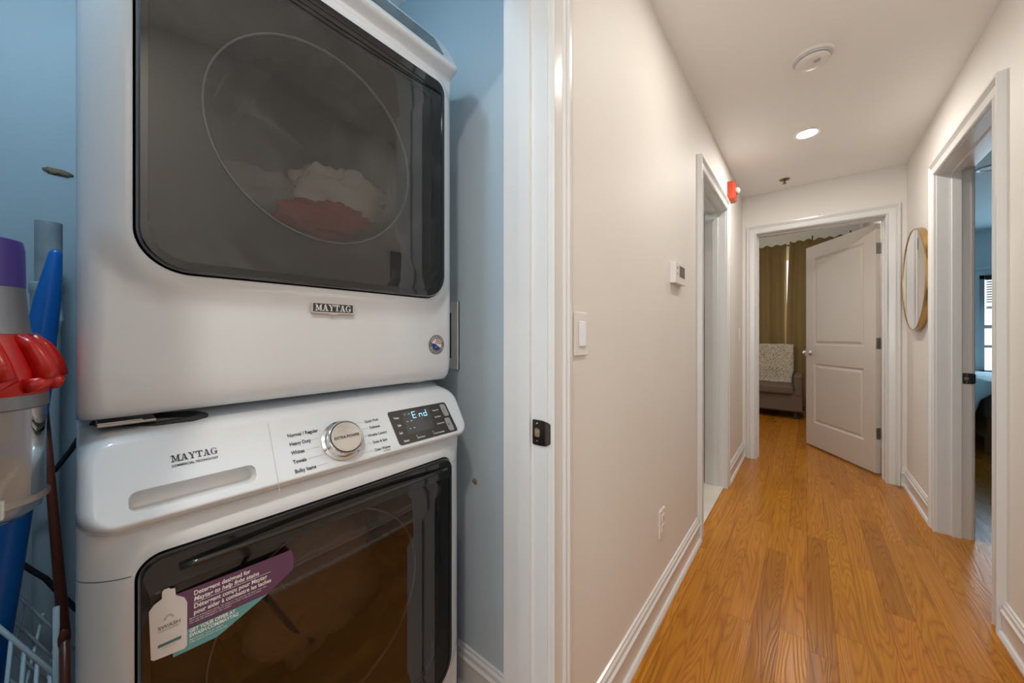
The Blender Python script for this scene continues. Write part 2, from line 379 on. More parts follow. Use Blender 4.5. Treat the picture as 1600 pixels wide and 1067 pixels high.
m = MB(); m.box(WX0-.09, WX0, 6.98, 7.0, WZ0, WZ1+.07); m.box(WX1, WX1+.09, 6.98, 7.0, WZ0, WZ1+.07); m.box(WX0, WX1, 6.98, 7.0, WZ1, WZ1+.07); m.box(WX0-.11, WX1+.11, 6.965, 7.0, WZ1+.07, WZ1+.095); m.box(WX0-.11, WX1+.11, 6.95, 7.0, WZ0-.03, WZ0)
struct('trim_6', m, mat('side_trim', (.62, .72, .76), .35))
tag(obj('window_blind', (lambda b: [b.box(WX0+.05, WX1-.05, 6.93, 6.975, z-.002, z+.008) for z in [1.80-.030*i for i in range(10)]+[1.47, 1.455]] and b)(MB().box(WX0+.04, WX1-.04, 6.93, 6.975, 1.80, 1.85)), M['blind']),
    'dark horizontal slat blind drawn half up in the side bedroom window', 'blind')
m = MB()
for i in range(14): m.tube([(1.3+.11*i, 7.9, .3), (1.3+.11*i, 7.9, .98)], .010, 6)
m.tube([(1.1, 7.9, .98), (3.2, 7.9, .98)], .018, 8); m.tube([(1.1, 7.9, .34), (3.2, 7.9, .34)], .012, 8)
for x in (1.12, 3.18): m.box(x-.03, x+.03, 7.87, 7.93, 0, 1.0)
tag(obj('balcony_railing', m, M['outside']), 'grey upright balcony railing outside the side bedroom window', 'railing')
tag(obj('balcony_slab', B(.9, 3.4, 7.12, 8.1, -.08, 0), M['outside']), 'grey balcony slab outside the side bedroom window', 'balcony')

# casings: moulded profile swept round an opening with mitred corners
PROF = [(0, 0), (0, .013), (.004, .017), (.010, .013), (.014, .011), (.044, .014), (.050, .020), (.056, .016), (.062, .023), (.072, .023), (.074, 0)]
def casing(name, axis, plane, side, a0, a1, zt):
    ls = []
    for P in ('l0', 'l1', 'r1', 'r0'):
        l = []
        for d, t in PROF:
            a = a0-d if P[0] == 'l' else a1+d; z = 0 if P[1] == '0' else zt+d; q = plane+side*t
            l.append((q, a, z) if axis == 'x' else (a, q, z))
        ls.append(l)
    m = MB().loops(ls, False, False, False)
    m.f += [tuple(range(len(PROF))), tuple(range(3*len(PROF), 4*len(PROF)))]
    return struct(name, m, M['trim'])
def jamb(name, axis, p0, p1, a0, a1, zt, s0, s1):
    """lining of an opening through a wall from p0 to p1 with a door stop between s0 and s1"""
    m = MB(); T = .004; ST = .013
    def bx(pa, pb, aa, ab, za, zb):
        m.box(pa, pb, aa, ab, za, zb) if axis == 'x' else m.box(aa, ab, pa, pb, za, zb)
    for t, pa, pb in ((T, p0, p1), (ST, s0, s1)):
        bx(pa, pb, a0, a0+t, 0, zt); bx(pa, pb, a1-t, a1, 0, zt); bx(pa, pb, a0+t, a1-t, zt-t, zt)
    return struct(name, m, M['trim'])
casing('trim_1', 'x', -.465, 1, -.07, .69, HD); jamb('trim_1_lining', 'x', -.597, -.463, -.07, .69, HD, -.545, -.508)
casing('trim_2', 'x', -.465, 1, 2.235, 3.03, HD); jamb('trim_2_lining', 'x', -.600, -.463, 2.235, 3.03, HD, -.548, -.512)
casing('trim_3', 'y', 3.93, -1, -.357, .467, HD); jamb('trim_3_lining', 'y', 3.928, 4.092, -.357, .467, HD, 4.0, 4.045)
casing('trim_4', 'x', .575, -1, 2.28, 3.13, HD); jamb('trim_4_lining', 'x', .573, .70, 2.28, 3.13, HD, .628, .662)
casing('trim_5', 'x', .695, 1, 2.28, 3.13, HD)
BP = [(0, 0), (.024, 0), (.024, .008), (.019, .018), (.012, .022), (.012, .088), (.017, .092), (.017, .098), (.011, .104), (.011, .118), (.006, .124), (.006, .131), (0, .133)]
def baseboard(name, axis, plane, side, a0, a1):
    ls = [[((plane+side*t), a, z) if axis == 'x' else (a, plane+side*t, z) for t, z in BP] for a in (a0, a1)]
    return struct(name, MB().loops(ls, True), M['trim'])
baseboard('baseboard_left', 'x', -.465, 1, .766, 2.16)
baseboard('baseboard_left_far', 'x', -.465, 1, 3.106, 3.93)
baseboard('baseboard_right', 'x', .575, -1, -2.6, 2.205)
baseboard('baseboard_right_far', 'x', .575, -1, 3.206, 3.93)
baseboard('baseboard_end', 'y', 3.93, -1, .543, .575)
baseboard('baseboard_closet', 'y', .79, -1, -1.62, -.597)
baseboard('baseboard_left_near', 'x', -.465, 1, -2.6, -.146)

# strike plates
def strike(name, label, axis, x0, x1, y, z0, z1, lipdir):
    r = thing(name, ((x0+x1)/2, y, z0), label, 'strike plate')
    p = MB(); pts = rr((x0+x1)/2, (z0+z1)/2, (x1-x0)/2, (z1-z0)/2, .003, 3)
    hole = rr((x0+x1)/2-.003*lipdir, (z0+z1)/2, .008, .011, .006, 3)
    for yy in (y, y-.0025):
        p.loops([[(a, yy, b) for a, b in pts], [(a, yy, b) for a, b in hole]], True, False, False)
    p.loops([[(a, y-.0025, b) for a, b in pts], [(a, y, b) for a, b in pts]], True, False, False)
    xe = x1 if lipdir > 0 else x0; ls = []
    for k in range(7):
        a = PI/2*k/6; ls.append([(xe+lipdir*.016*math.sin(a), y-.0025+.010*(1-math.cos(a)), (z0+z1)/2+s*(z1-z0)/2*math.cos(k/6*.9)) for s in (-1, 1)])
    p.loops(ls, False, False, False)
    obj('plate', p, M['dark_nickel'], r, solid=.0012)
    obj('latch_hole', B((x0+x1)/2-.003*lipdir-.008, (x0+x1)/2-.003*lipdir+.008, y-.001, y+.001, (z0+z1)/2-.011, (z0+z1)/2+.011), M['scar'], r)
    for z in (z0+.008, z1-.008):
        obj('screw', MB().lathe([(.0032, 0), (.0028, -.0012), (.001, -.0014)], ((x0+x1)/2-.002*lipdir, y-.0025, z), 'y', 12), M['chrome'], r, smooth='auto')
strike('strike_plate', 'dark metal strike plate with curved lip on the white closet door jamb', 'x', -.503, -.472, .686, .872, .930, 1)
strike('strike_plate', 'dark metal strike plate on the jamb of the right bedroom doorway', 'x', .667, .698, 3.126, .862, .920, 1)

# ------------------------------------------------------------------ washer and dryer
MW = .343; MC = .336                 # half width, centre along the hall
DHW = .287; DZ0, DZ1 = .222, .797; DR = (.062, .028)
def base_x(z):
    P = [(0, -.02), (.02, -.004), (.06, 0), (.79, .0), (.845, .004), (.87, 0), (.93, -.055), (.965, -.082), (.975, -.095), (.98, -.12)]
    for (a, x), (b, y) in zip(P, P[1:]):
        if z <= b: t = (z-a)/(b-a); return x+(y-x)*t
    return P[-1][1]
def sdf_rr(u, z, cz, hw, hh, r):
    rad = r if not isinstance(r, tuple) else (r[1] if z > cz else r[0])
    dx = abs(u)-(hw-rad); dz = abs(z-cz)-(hh-rad)
    return math.hypot(max(dx, 0), max(dz, 0))+min(max(dx, dz), 0)-rad
PZ0, PZ1 = .848, .9700
def pad_x(z): return .045-.6*(z+.013-.86)
def CP(u, z):
    """where a mark measured on a steeper panel (slope .81) falls on this one (slope .6)"""
    Y, Z = u+MC, z+.013; X = -.705-.81*(Z-.86); q = 1.13-Z; k = -.867/(X-.6*q)
    return Y*k-MC, 1.13-q*k-.013
SLOT = (.1145-MC, .8825, .0745, .0128, .010)
def slot_sdf(u, z): return sdf_rr(u-SLOT[0], z, SLOT[1], SLOT[2], SLOT[3], SLOT[4])
def PP(u, z, e=0):
    u, z = CP(u, z); return (pad_x(z)+e, u, z)
def front_x(u, z):
    x = base_x(z)+.008*(1-(u/MW)**2)*ss(0, .2, z)
    d = abs(u)-(MW-.028)
    if d > 0: x -= .028-math.sqrt(max(0, .028**2-d*d))
    dd = sdf_rr(u, z, (DZ0+DZ1)/2, DHW, (DZ1-DZ0)/2, DR)
    x += .016*(1-ss(.006, .050, dd))
    dp = sdf_rr(u, z, (PZ0+PZ1)/2, MW-.001, (PZ1-PZ0)/2, .036)
    px = pad_x(z)-.010*ss(-.012, 0, dp)
    w = 1-ss(-.004, .010, dp)
    x = x*(1-w)+max(px, x-.004)*w
    return x
def door_x(u, z=None):
    b = .030+.014*(1-(u/DHW)**2)
    return b
def frange(a, b, n): return [a+(b-a)*i/n for i in range(n+1)]
def body_mesh(slot):
    us = [-MW+.028*(1-math.cos(PI/2*i/8)) for i in range(8)]
    us = us+frange(-MW+.028, MW-.028, 190)+[-u for u in us[::-1]]
    zs = frange(0, .20, 14)[:-1]+frange(.20, .84, 150)[:-1]+frange(.84, .98, 76)
    nu, nz = len(us), len(zs); m = MB()
    holes = [lambda u, z: sdf_rr(u, z, (DZ0+DZ1)/2, DHW, (DZ1-DZ0)/2, DR)-.003]
    if slot: holes.append(lambda u, z: slot_sdf(u, z))
    for z in zs:
        for u in us: m.v.append(Vector((front_x(u, z), u, z)))
    cut = {}; kept = set()
    for i in range(nz-1):
        for j in range(nu-1):
            uc, zc = (us[j]+us[j+1])/2, (zs[i]+zs[i+1])/2
            a = i*nu+j; q = (a, a+1, a+nu+1, a+nu); h = next((h for h in holes if h(uc, zc) < 0), None)
            if h:
                for k in q: cut.setdefault(k, h)
            else: m.f.append(q); kept.update(q)
    for k, h in cut.items():          # bring the rim of each opening exactly onto its outline
        if k not in kept: continue
        u, z = m.v[k].y, m.v[k].z
        for _ in range(4):
            d = h(u, z); e = 1e-4; gu = (h(u+e, z)-h(u-e, z))/(2*e); gz = (h(u, z+e)-h(u, z-e))/(2*e); g = gu*gu+gz*gz or 1
            u -= d*gu/g; z -= d*gz/g
        m.v[k] = Vector((front_x(u, z), u, z))
    # sides, top, bottom, back
    D = -.72
    bd = [i*nu for i in range(nz)]+[(nz-1)*nu+j for j in range(1, nu)]+[i*nu+nu-1 for i in range(nz-2, -1, -1)]+[j for j in range(nu-2, 0, -1)]
    n0 = len(m.v)
    for k in bd: v = m.v[k]; m.v.append(Vector((D, v.y, v.z)))
    L = len(bd)
    for i in range(L): m.f.append((bd[i], bd[(i+1) % L], n0+(i+1) % L, n0+i))
    m.f.append(tuple(range(n0, n0+L)))
    return m
PX = lambda u, z: pad_x(z)
def shift(m, o):
    for v in m.v: v += o
    return m
def drape(m, vs, fs, u0, z0, fx, sc=1, eps=.0008, k=1.0):
    """lay flat lettering on the machine front; k scales heights for sloping panels"""
    if fx is PX: m.add([PP(u0+a*sc, z0+b*sc*k, eps) for a, b in vs], fs)
    else: m.add([(fx(u0+a*sc, z0+b*sc*k)+eps, u0+a*sc, z0+b*sc*k) for a, b in vs], fs)
def poly_drape(m, pts, fx, eps=.0008):
    """fill a convex outline by fans of thin strips so that it follows the curved door"""
    cu = sum(p[0] for p in pts)/len(pts); cz = sum(p[1] for p in pts)/len(pts)
    N = 7; ls = []
    for q in range(N+1):
        t = 1-q/(N+.02); ls.append([(fx(cu+(a-cu)*t, cz+(b-cz)*t)+eps, cu+(a-cu)*t, cz+(b-cz)*t) for a, b in pts])
    m.loops(ls, True, False, True)
def dense(pts, n=6):
    out = []
    for i, p in enumerate(pts):
        q = pts[(i+1) % len(pts)]
        out += [(p[0]+(q[0]-p[0])*k/n, p[1]+(q[1]-p[1])*k/n) for k in range(n)]
    return out
def appliance(name, label, cat, Xf, Z0, ztop, slot, glass):
    O = Vector((Xf, MC, Z0)); r = thing(name, O, label, cat)
    body = obj('body', shift(body_mesh(slot), O), M['enamel'], r, smooth=True)
    # seams pressed into the cabinet at the door-top line
    for s in (-1, 1):
        for zz in ((.778,) if not slot else (.778, .843)):
            e0, e1 = (DHW+.006, MW) if zz < .8 else (0, MW)
            n = 14; P = [(s*(e0+(e1-e0)*math.sin(PI/2*i/n)), zz+(.004*(1-math.cos(PI/2*i/n)) if zz < .8 else 0)) for i in range(n+1)]
            if zz > .8 and s < 0: P = [(-MW+.0005, zz)]+[(-MW+.02+(MW-.02)*2*i/40, zz) for i in range(41)]
            elif zz > .8: continue
            sm = MB(); sm.loops([[(front_x(u, z+d)+.0004, u, z+d) for u, z in P] for d in (-.0007, .0007)], False, False, False)
            obj('seam_line', shift(sm, O), M['grey_plastic'], body)
    cz, hh = (DZ0+DZ1)/2, (DZ1-DZ0)/2
    # door: black frame, tinted pane
    door = None
    fz1 = ztop; fz0 = DZ0+.016; fw = DHW-.012
    o1 = rr(0, cz, DHW, hh, DR, 10); o2 = rr(0, cz, DHW-.004, hh-.004, (.058, .024), 10)
    inn = rr(0, (fz0+fz1)/2, fw, (fz1-fz0)/2, (.050, .008), 10)
    F = MB().loops([[(-.03, a, b) for a, b in o1], [(door_x(a)-.006, a, b) for a, b in o1], [(door_x(a), a, b) for a, b in o2],
                    [(door_x(a)+.0006, a, b) for a, b in inn], [(door_x(a)-.006, a, b) for a, b in inn]], True, False, False)
    fr = obj('door', shift(F, O), M['black_gloss'], r, smooth='auto')
    ls = []
    for q in range(15):
        t = 1-q/14.02; ls.append([(door_x(a*t)-.001, a*t, (fz0+fz1)/2+(b-(fz0+fz1)/2)*t) for a, b in inn])
    obj('door_glass', shift(MB().loops(ls, True, False, True), O), glass, fr, smooth=True)
    # grey gasket line between frame and cabinet
    # inner plate with round porthole, bright ring, drum
    RC = .532; RR = .205; nn = 64
    sq = []
    for k in range(nn):
        a = 2*PI*k/nn; c, s = math.cos(a), math.sin(a); hw2, hh2 = DHW-.006, hh-.006
        t = min(hw2/abs(c) if abs(c) > 1e-6 else 9, hh2/abs(s) if abs(s) > 1e-6 else 9)
        y, z = t*c, cz+t*s
        if z < DZ0+.02+.04 and abs(y) > hw2-.045: y *= .93; z += .012
        sq.append((y, z))
    circ = lambda rad: [(rad*math.cos(2*PI*k/nn), RC+rad*math.sin(2*PI*k/nn)) for k in range(nn)]
    pl = MB().loops([[(-.028, a, b) for a, b in sq], [(-.028, a, b) for a, b in circ(RR)], [(-.07, a, b) for a, b in circ(RR-.02)]], True, False, False)
    obj('porthole_plate', shift(pl, O), M['drum_shell'], r)
    obj('porthole_ring', shift(MB().lathe([(RR-.0012, -.026), (RR+.0012, -.024), (RR+.002, -.020), (RR, -.0185), (RR-.0015, -.021), (RR-.0012, -.026)], (0, 0, RC), 'x', 64, False), O), M['clear_rim'], fr, smooth=True)
    dr = MB().lathe([(RR-.02, -.07), (.25, -.09), (.25, -.50), (.1, -.52), (.01, -.52)], (0, 0, RC), 'x', 48, False)
    drum = obj('drum', shift(dr, O), M['drum'], r, smooth='auto')
    for k in range(3):
        a = PI/2+2*PI*k/3+.35; m = MB(); c, s = math.cos(a), math.sin(a)
        ls = []
        for xx in (-.10, -.48):
            ls.append([(xx, c*.248-s*w*.03, RC+s*.248+c*w*.03) for w in (-1, 1)]+[(xx, c*.20-s*w*.010, RC+s*.20+c*w*.010) for w in (1, -1)])
        m.loops(ls); obj('drum_baffle', shift(m, O), M['drum'], drum)
    for u in (-.28, .28):
        for x in (-.10, -.62):
            obj('foot', shift(MB().lathe([(.024, -.013), (.027, -.011), (.027, -.004), (.012, 0), (.012, .004)], (x, u, 0), 'z', 20), O), M['white_plastic'], r, smooth='auto')
    return r, body, fr, O
washer, wbody, wdoor, WO = appliance('washing_machine', 'white front-load washer with tilted control panel, at the bottom of the stack', 'washing machine', -.75, .013, .750, (1, 1), M['washer_glass'])
WO0 = Vector((-.75, MC, 0))
dryer, dbody, ddoor, DO = appliance('tumble_dryer', 'white front-load dryer with smoked glass door, stacked on top of the washer', 'dryer', -.78, 1.0065, .764, None, M['dryer_glass'])
def wput(name, mb, m, parent, smooth=False): return obj(name, shift(mb, WO), m, parent, smooth=smooth)
DX = lambda u, z: door_x(u)
dz = -.013
# control panel lettering (coordinates: y along the hall minus machine centre, z)
def slot_loop(g, e, dzz=0):
    pts = rr(SLOT[0], SLOT[1], SLOT[2]-g, SLOT[3]-g, max(.002, SLOT[4]-g), 8)
    return [(front_x(u, z)+e, u, z+dzz) for u, z in pts]
wput('detergent_drawer_slot', MB().loops([slot_loop(0, 0), slot_loop(0, -.004, .000), slot_loop(.0005, -.030, -.006), slot_loop(.004, -.036, -.008)], True, False, True), M['enamel_plastic'], wbody, 'auto')
ink = MB()
vs, fs, w = slab_word('MAYTAG', .0120); drape(ink, vs, fs, .0875-MC, .932+dz, PX, .0575/w if w > .0575 else 1)
vs, fs = text2d('COMMERCIAL TECHNOLOGY', .0047, .03); w = max(v[0] for v in vs); drape(ink, vs, fs, .0875-MC, .9255+dz, PX, .057/w)
wput('brand_lettering', ink, M['ink'], wbody)
for s, y, z in (('Normal / Regular', .2495, .9375), ('Heavy Duty', .2495, .9235), ('Whites', .2485, .9095), ('Towels', .248, .8955), ('Bulky Items', .247, .8810)):
    lab = MB(); lead = MB(); vs, fs = text2d(s, .0078, .03); drape(lab, vs, fs, y-MC, z-.003+dz, PX); wput('cycle_lettering', lab, M['ink'], wbody)
    w = max(v[0] for v in vs); z2 = .9107+(z-.9107)*.62; e = .3445-math.sqrt(max(.0001, .0445**2-((z2-.9107)*1.2)**2))
    a = Vector((y+w+.003-MC, z-.0005+dz)); b = Vector((max(e, y+w+.005)-MC, z-.0005+dz+.0006))
    lead.loops([[PP(p.x, p.y+d, .0006) for p in (a, b)] for d in (-.0003, .0003)], False, False, False); wput('cycle_lead_line', lead, M['pale_ink'], wbody)
for s, y, z in (('Quick Wash', .4035, .9360), ('Delicates', .410, .9232), ('Wrinkle Control', .400, .9093), ('Drain & Spin', .4055, .8955), ('Clean Washer', .403, .8815)):
    lab = MB(); lead = MB(); vs, fs = text2d(s, .0066, .025); drape(lab, vs, fs, y-MC, z-.0025+dz, PX); wput('cycle_lettering', lab, M['ink'], wbody)
    e = .3445+math.sqrt(max(.0001, .0445**2-((z-.9107)*1.15)**2))
    if e < y-.004: lead.loops([[PP(q-MC, z+d+dz, .0006) for q in (e, y-.002)] for d in (-.0003, .0003)], False, False, False); wput('cycle_lead_line', lead, M['pale_ink'], wbody)
lab = MB(); vs, fs = text2d('with affresh', .0038, .01); drape(lab, vs, fs, .421-MC, .8745+dz, PX)
wput('cycle_lettering', lab, M['ink'], wbody)
wput('panel_joint_line', MB().loops([[PP((.2215+(z-.91)*.06)-MC+d, z, .0004) for z in frange(.846, .950, 8)] for d in (-.0005, .0005)], False, False, False), M['pale_ink'], wbody)
# knob: its axis is square to the sloping panel
kc = Vector(PP(.3445-MC, .9107+dz)); kn = Vector((1, 0, .6)).normalized(); kt = Vector((0, 1, 0)); ku = kn.cross(kt)
def disc(prof, n=48, c=kc):
    ls = [[c+kn*h+(kt*math.cos(2*PI*k/n)+ku*math.sin(2*PI*k/n))*r for k in range(n)] for r, h in prof]
    return MB().loops(ls)
knob = wput('knob', disc([(.041, 0), (.041, .004), (.036, .006), (.0345, .009), (.0345, .022), (.0325, .0235), (.0305, .0225)]), M['chrome'], wbody, 'auto')
wput('knob_face', disc([(.0305, .0222), (.0300, .0246), (.028, .0250), (.001, .0250)]), M['brushed'], knob, 'auto')
wput('knob_ring', MB().loops([[kc+kn*.0236+(kt*math.cos(2*PI*k/48)+ku*math.sin(2*PI*k/48))*r for k in range(48)] for r in (.0302, .0316)], True, False, False), M['black_gloss'], knob)
kl = MB(); vs, fs = text2d('EXTRA POWER', .0078, .035, align='CENTER'); w = max(v[0] for v in vs)*2
kl.add([tuple(kc+kn*.0254-kt*0+kt*(a*.052/w)-ku*(-1)*(b-.0028)*1.0*(-1 if ku.z < 0 else 1)) for a, b in vs], fs)
wput('knob_lettering', kl, M['ink'], knob)
wput('knob_pointer', MB().ball(kc+kn*.006+kt*(-.0385)+ku*(-.012 if ku.z > 0 else .012), .0035, 12, 8), M['chrome'], knob, True)
# display
def panel_quad(pts, eps, m=None):
    m = m or MB(); m.add([PP(y-MC, z+dz, eps) for y, z in pts], [tuple(range(len(pts)))]); return m
def rrp(y0, y1, z0, z1, r=.004): return rr((y0+y1)/2, (z0+z1)/2, (y1-y0)/2, (z1-z0)/2, r, 4)
dsp = wput('control_display', MB().loops([[PP(y-MC, z+dz, e) for y, z in rrp(.4635, .6395, .8765, .9455, .006)] for e in (-.001, .001)]), M['display_panel'], wbody)
wput('display_screen', panel_quad([(.495, .8945), (.573, .8945), (.583, .9415), (.4985, .9395)][::1], .0014), M['display'], dsp)
bt = MB()
for a in ((.6175, .6335, .9135, .9415), (.6125, .6295, .8805, .9095)):
    wput('display_button', MB().loops([[PP(y-MC, z+dz, e) for y, z in rrp(*a)] for e in (.0005, .002)]), M['button'], dsp)
wl = MB()
for s, y, z in (('Temp', .4735, .931), ('Spin', .4765, .9155), ('Soil', .4735, .900), ('Steam', .477, .8835), ('Cycle Signal', .5155, .884), ('12 Hr Fresh Hold', .5655, .8835), ('Delay Start', .5885, .932), ('Extra Rinse', .5865, .917), ('Control Lock', .5845, .902)):
    vs, fs = text2d(s, .0058 if z < .94 and len(s) < 6 else .0042, .02); drape(wl, vs, fs, y-MC, z-.002+dz, PX, eps=.0018)
for y, z, l in ((.5145, .8855, .009), (.5625, .8855, .009)):
    panel_quad([(y, z-l/2), (y+.0006, z-l/2), (y+.0006, z+l/2), (y, z+l/2)], .0018, wl)
for z in (.934, .919, .904): panel_quad([(.504, z), (.508, z), (.508, z+.001), (.504, z+.001)], .0018, wl); panel_quad([(.515, z), (.520, z), (.520, z+.001), (.515, z+.001)], .0018, wl)
wput('display_lettering', wl, M['white_ink'], dsp)
bi = MB()
bi.loops([[PP(.6255-MC+a, .928+dz+b, .0024) for a, b in [(r*math.cos(t*PI/8), r*math.sin(t*PI/8)) for t in range(16)]] for r in (.0030, .0036)], True, False, False)
wput('button_symbol', bi, M['ink'], dsp); bi = MB()
bi.add([PP(.6195-MC+a, .895+dz+b, .0024) for a, b in ((-.003, -.003), (.001, 0), (-.003, .003), (.0018, -.003), (.0026, -.003), (.0026, .003), (.0018, .003))], [(0, 1, 2), (3, 4, 5, 6)])
wput('button_symbol', bi, M['ink'], dsp)
seg = MB()   # seven-segment End
def seg7(y, on, w=.0100, h=.0145, z=.9235, t=.0017, sl=.08):
    P = {'a': (0, h-t, w, h), 'g': (0, h/2-t/2, w, h/2+t/2), 'd': (0, 0, w, t), 'f': (0, h/2, t, h), 'e': (0, 0, t, h/2), 'b': (w-t, h/2, w, h), 'c': (w-t, 0, w, h/2)}
    for k in on:
        a, b, c, d = P[k]; g = .0004
        panel_quad([(y+a+g+sl*b, z+b+g), (y+c-g+sl*b, z+b+g), (y+c-g+sl*d, z+d-g), (y+a+g+sl*d, z+d-g)], .0020, seg)
seg7(.5245, 'afged'); seg7(.5435, 'gec'); seg7(.5575, 'gecdb')
wput('display_digits', seg, M['led'], dsp)
# handle lip at the top of the washer door
wput('door_handle', MB().tube([(door_x(u)+.002+.006*(1-(u/.25)**2), u, .774+.004*(1-(u/.25)**2)) for u in frange(-.245, .262, 24)], .0045, 10), M['black_gloss'], wdoor, True)
ddh = obj('door_handle', shift(MB().tube([(door_x(u)+.0012, u, .7655) for u in frange(-.27, .27, 24)], .0016, 8), DO), M['black_matte'], ddoor, True)
# sticker on the washer door
st = MB(); zc = dz
def dp(pts, m, eps=.0010): poly_drape(m, [(a-MC, b+zc) for a, b in dense(pts)], DX, eps); return m
S = wput('door_sticker', dp([(.084, .690), (.2010, .690), (.2330, .7085), (.2395, .7140), (.2400, .7380), (.2350, .7485), (.084, .7485)], MB()), M['purple_ink'], wdoor)
wput('sticker_teal_band', dp([(.084, .6575), (.1330, .6575), (.1400, .6600), (.2010, .6895), (.084, .6895)], MB()), M['teal_ink'], S)
bo = [(.0612, .6690), (.0640, .6660), (.0960, .6635), (.0990, .6665), (.0992, .7310), (.0960, .7400), (.0870, .7480), (.0860, .7590), (.0810, .7600), (.0800, .7625), (.0745, .7625), (.0725, .7600), (.0722, .7500), (.0640, .7455), (.0592, .7380)]
wput('sticker_bottle', dp(bo, MB(), .0020), M['bottle_ink'], S)
tx = MB()
for s, y, z, wd_, hh_, sh in (('Detergent designed for', .1065, .7370, .0700, 0, 0), ('Maytag to help fight stains', .1065, .7280, .0820, 0, .15), ('Détergent conçu pour Maytag', .1065, .7170, .0930, 0, 0), ('pour aider à combattre les taches', .1065, .7080, .0990, 0, 0)):
    vs, fs = text2d(s, .0095, .02, sh); w = max(v[0] for v in vs); q = wd_/w; vs = [(a*q, b) for a, b in vs]
    drape(tx, vs, fs, y-MC, z+zc, DX, eps=.0016)
for y0, y1, z in ((.1065, .2050, .7250),): tx.add([(door_x(y-MC)+.0016, y-MC, zz+zc) for y, zz in ((y0, z), (y1, z), (y1, z+.0006), (y0, z+.0006))], [(0, 1, 2, 3)])
for i, s in enumerate(('Based on independent testing. See dealer or visit online for full details of the offer.', 'Selon des tests independants. Voir le detaillant ou visiter en ligne pour les details.', 'Use only HE detergent in this washer.')):
    vs, fs = text2d(s, .0030, .0); w = max(v[0] for v in vs); q = (.098, .090, .05)[i]/w; drape(tx, [(a*q, b) for a, b in vs], fs, .1015-MC, .7030-.0034*i+zc, DX, eps=.0016)
for s, z, w_, h_ in (('GET YOUR OFFER AT', .6835, .055, .0075), ('SWASH.COM/MAYTAG', .6765, .059, .0075), ('Recevez votre offre', .6715, .040, .0034), ('Offer valid in US and Canada only', .6675, .045, .0034)):
    vs, fs = text2d(s, h_, .03 if h_ > .005 else 0); w = max(v[0] for v in vs); q = w_/w; drape(tx, [(a*q, b) for a, b in vs], fs, .1015-MC, z+zc, DX, eps=.0020)
wput('sticker_lettering', tx, M['white_ink'], S)
b2 = MB()
vs, fs = text2d('SWASH', .0085, .0); w = max(v[0] for v in vs); drape(b2, [(a*.0235/w, b*.85) for a, b in vs], fs, .0680-MC, .7065+zc, DX, eps=.0028)
vs, fs = text2d('LAUNDRY DETERGENT', .0020, 0); w = max(v[0] for v in vs); drape(b2, [(a*.0225/w, b) for a, b in vs], fs, .0685-MC, .7030+zc, DX, eps=.0028)
vs, fs = text2d('53.5 FL OZ  1.58 L', .0018, 0); w = max(v[0] for v in vs); drape(b2, [(a*.015/w, b) for a, b in vs], fs, .0725-MC, .6775+zc, DX, eps=.0028)
for k in range(7):
    a = PI*k/6; c0 = (.0795+.0035*math.cos(a), .719+.0035*math.sin(a)); c1 = (.0795+.0062*math.cos(a), .719+.0062*math.sin(a)); n_ = (-math.sin(a)*.0005, math.cos(a)*.0005)
    b2.add([(door_x(0-.256)+.0028, p[0]-MC, p[1]+zc) for p in ((c0[0]-n_[0], c0[1]-n_[1]), (c1[0], c1[1]), (c0[0]+n_[0], c0[1]+n_[1]))], [(0, 1, 2)])
wput('sticker_bottle_lettering', b2, M['ink'], S)
wput('sticker_bottle_bar', dp([(.0680, .6815), (.0926, .6815), (.0926, .6855), (.0680, .6855)], MB(), .0028), M['teal_dark'], S)
# dryer badge, round sticker, control screen
def dput(name, mb, m, parent, smooth=False): return obj(name, shift(mb, DO), m, parent, smooth=smooth)
FX = lambda u, z: front_x(u, z)
bz = .187-.0065; BX = front_x(0, bz)
bw, bh = .0435, .0115
plate = [(-bw, bz+bh), (-bw, bz-bh), (-.012, bz-bh), (0, bz-bh-.0035), (.012, bz-bh), (bw, bz-bh), (bw, bz+bh)]
bp = dput('badge', MB().loops([[(BX-.002, a, b) for a, b in plate], [(BX+.005, a, b) for a, b in plate]]), M['brushed'], dbody)
dput('badge_field', B(BX+.005, BX+.0056, -bw+.003, bw-.003, bz-bh+.003, bz+bh-.003), M['navy'], bp)
vs, fs, w = slab_word('MAYTAG', .0135); q = .074/w; m_ = MB(); m_.add([(BX+.0060, a*q-.037, bz-.0066+b) for a, b in vs], fs); dput('badge_lettering', m_, M['white_ink'], bp)
rc = (.6149-MC, 1.105-1.0065); rX = front_x(*rc)+.0012
def circ2(r, n=32): return [(r*math.cos(2*PI*k/n), r*math.sin(2*PI*k/n)) for k in range(n)]
def patch(pts, eps): return MB().add([(front_x(rc[0]+a, rc[1]+b)+.0012+eps, rc[0]+a, rc[1]+b) for a, b in pts], [tuple(range(len(pts)))])
rs = dput('round_sticker', patch(circ2(.0265), 0), mat('sticker_silver', (.25, .26, .27), .3, .3), dbody)
dput('sticker_disc', patch([(a*1, b*1) for a, b in circ2(.0165)], .0006), M['white_ink'], rs)
m_ = MB()
for z0_, z1_ in ((.002, .0045), (.007, .0095), (.0115, .014)):
    hw0 = math.sqrt(max(0, .0160**2-z1_**2)); m_.add([(rX+.0012, rc[0]+a, rc[1]+b) for a, b in ((-hw0*.3, z0_+.002), (hw0, z0_-.001), (hw0, z1_-.001), (-hw0*.4, z1_+.002))], [(0, 1, 2, 3)])
dput('sticker_stripes', m_, M['red_ink'], rs)
dput('sticker_canton', patch([(-.016, .004), (-.0165, 0)]+[(.0165*math.cos(a), .0165*math.sin(a)) for a in (PI*1.05, PI*1.2, PI*1.35, PI*1.5, PI*1.65, PI*1.8)]+[(.004, -.004), (-.004, .002)], .001), M['blue_ink'], rs)
m_ = MB()
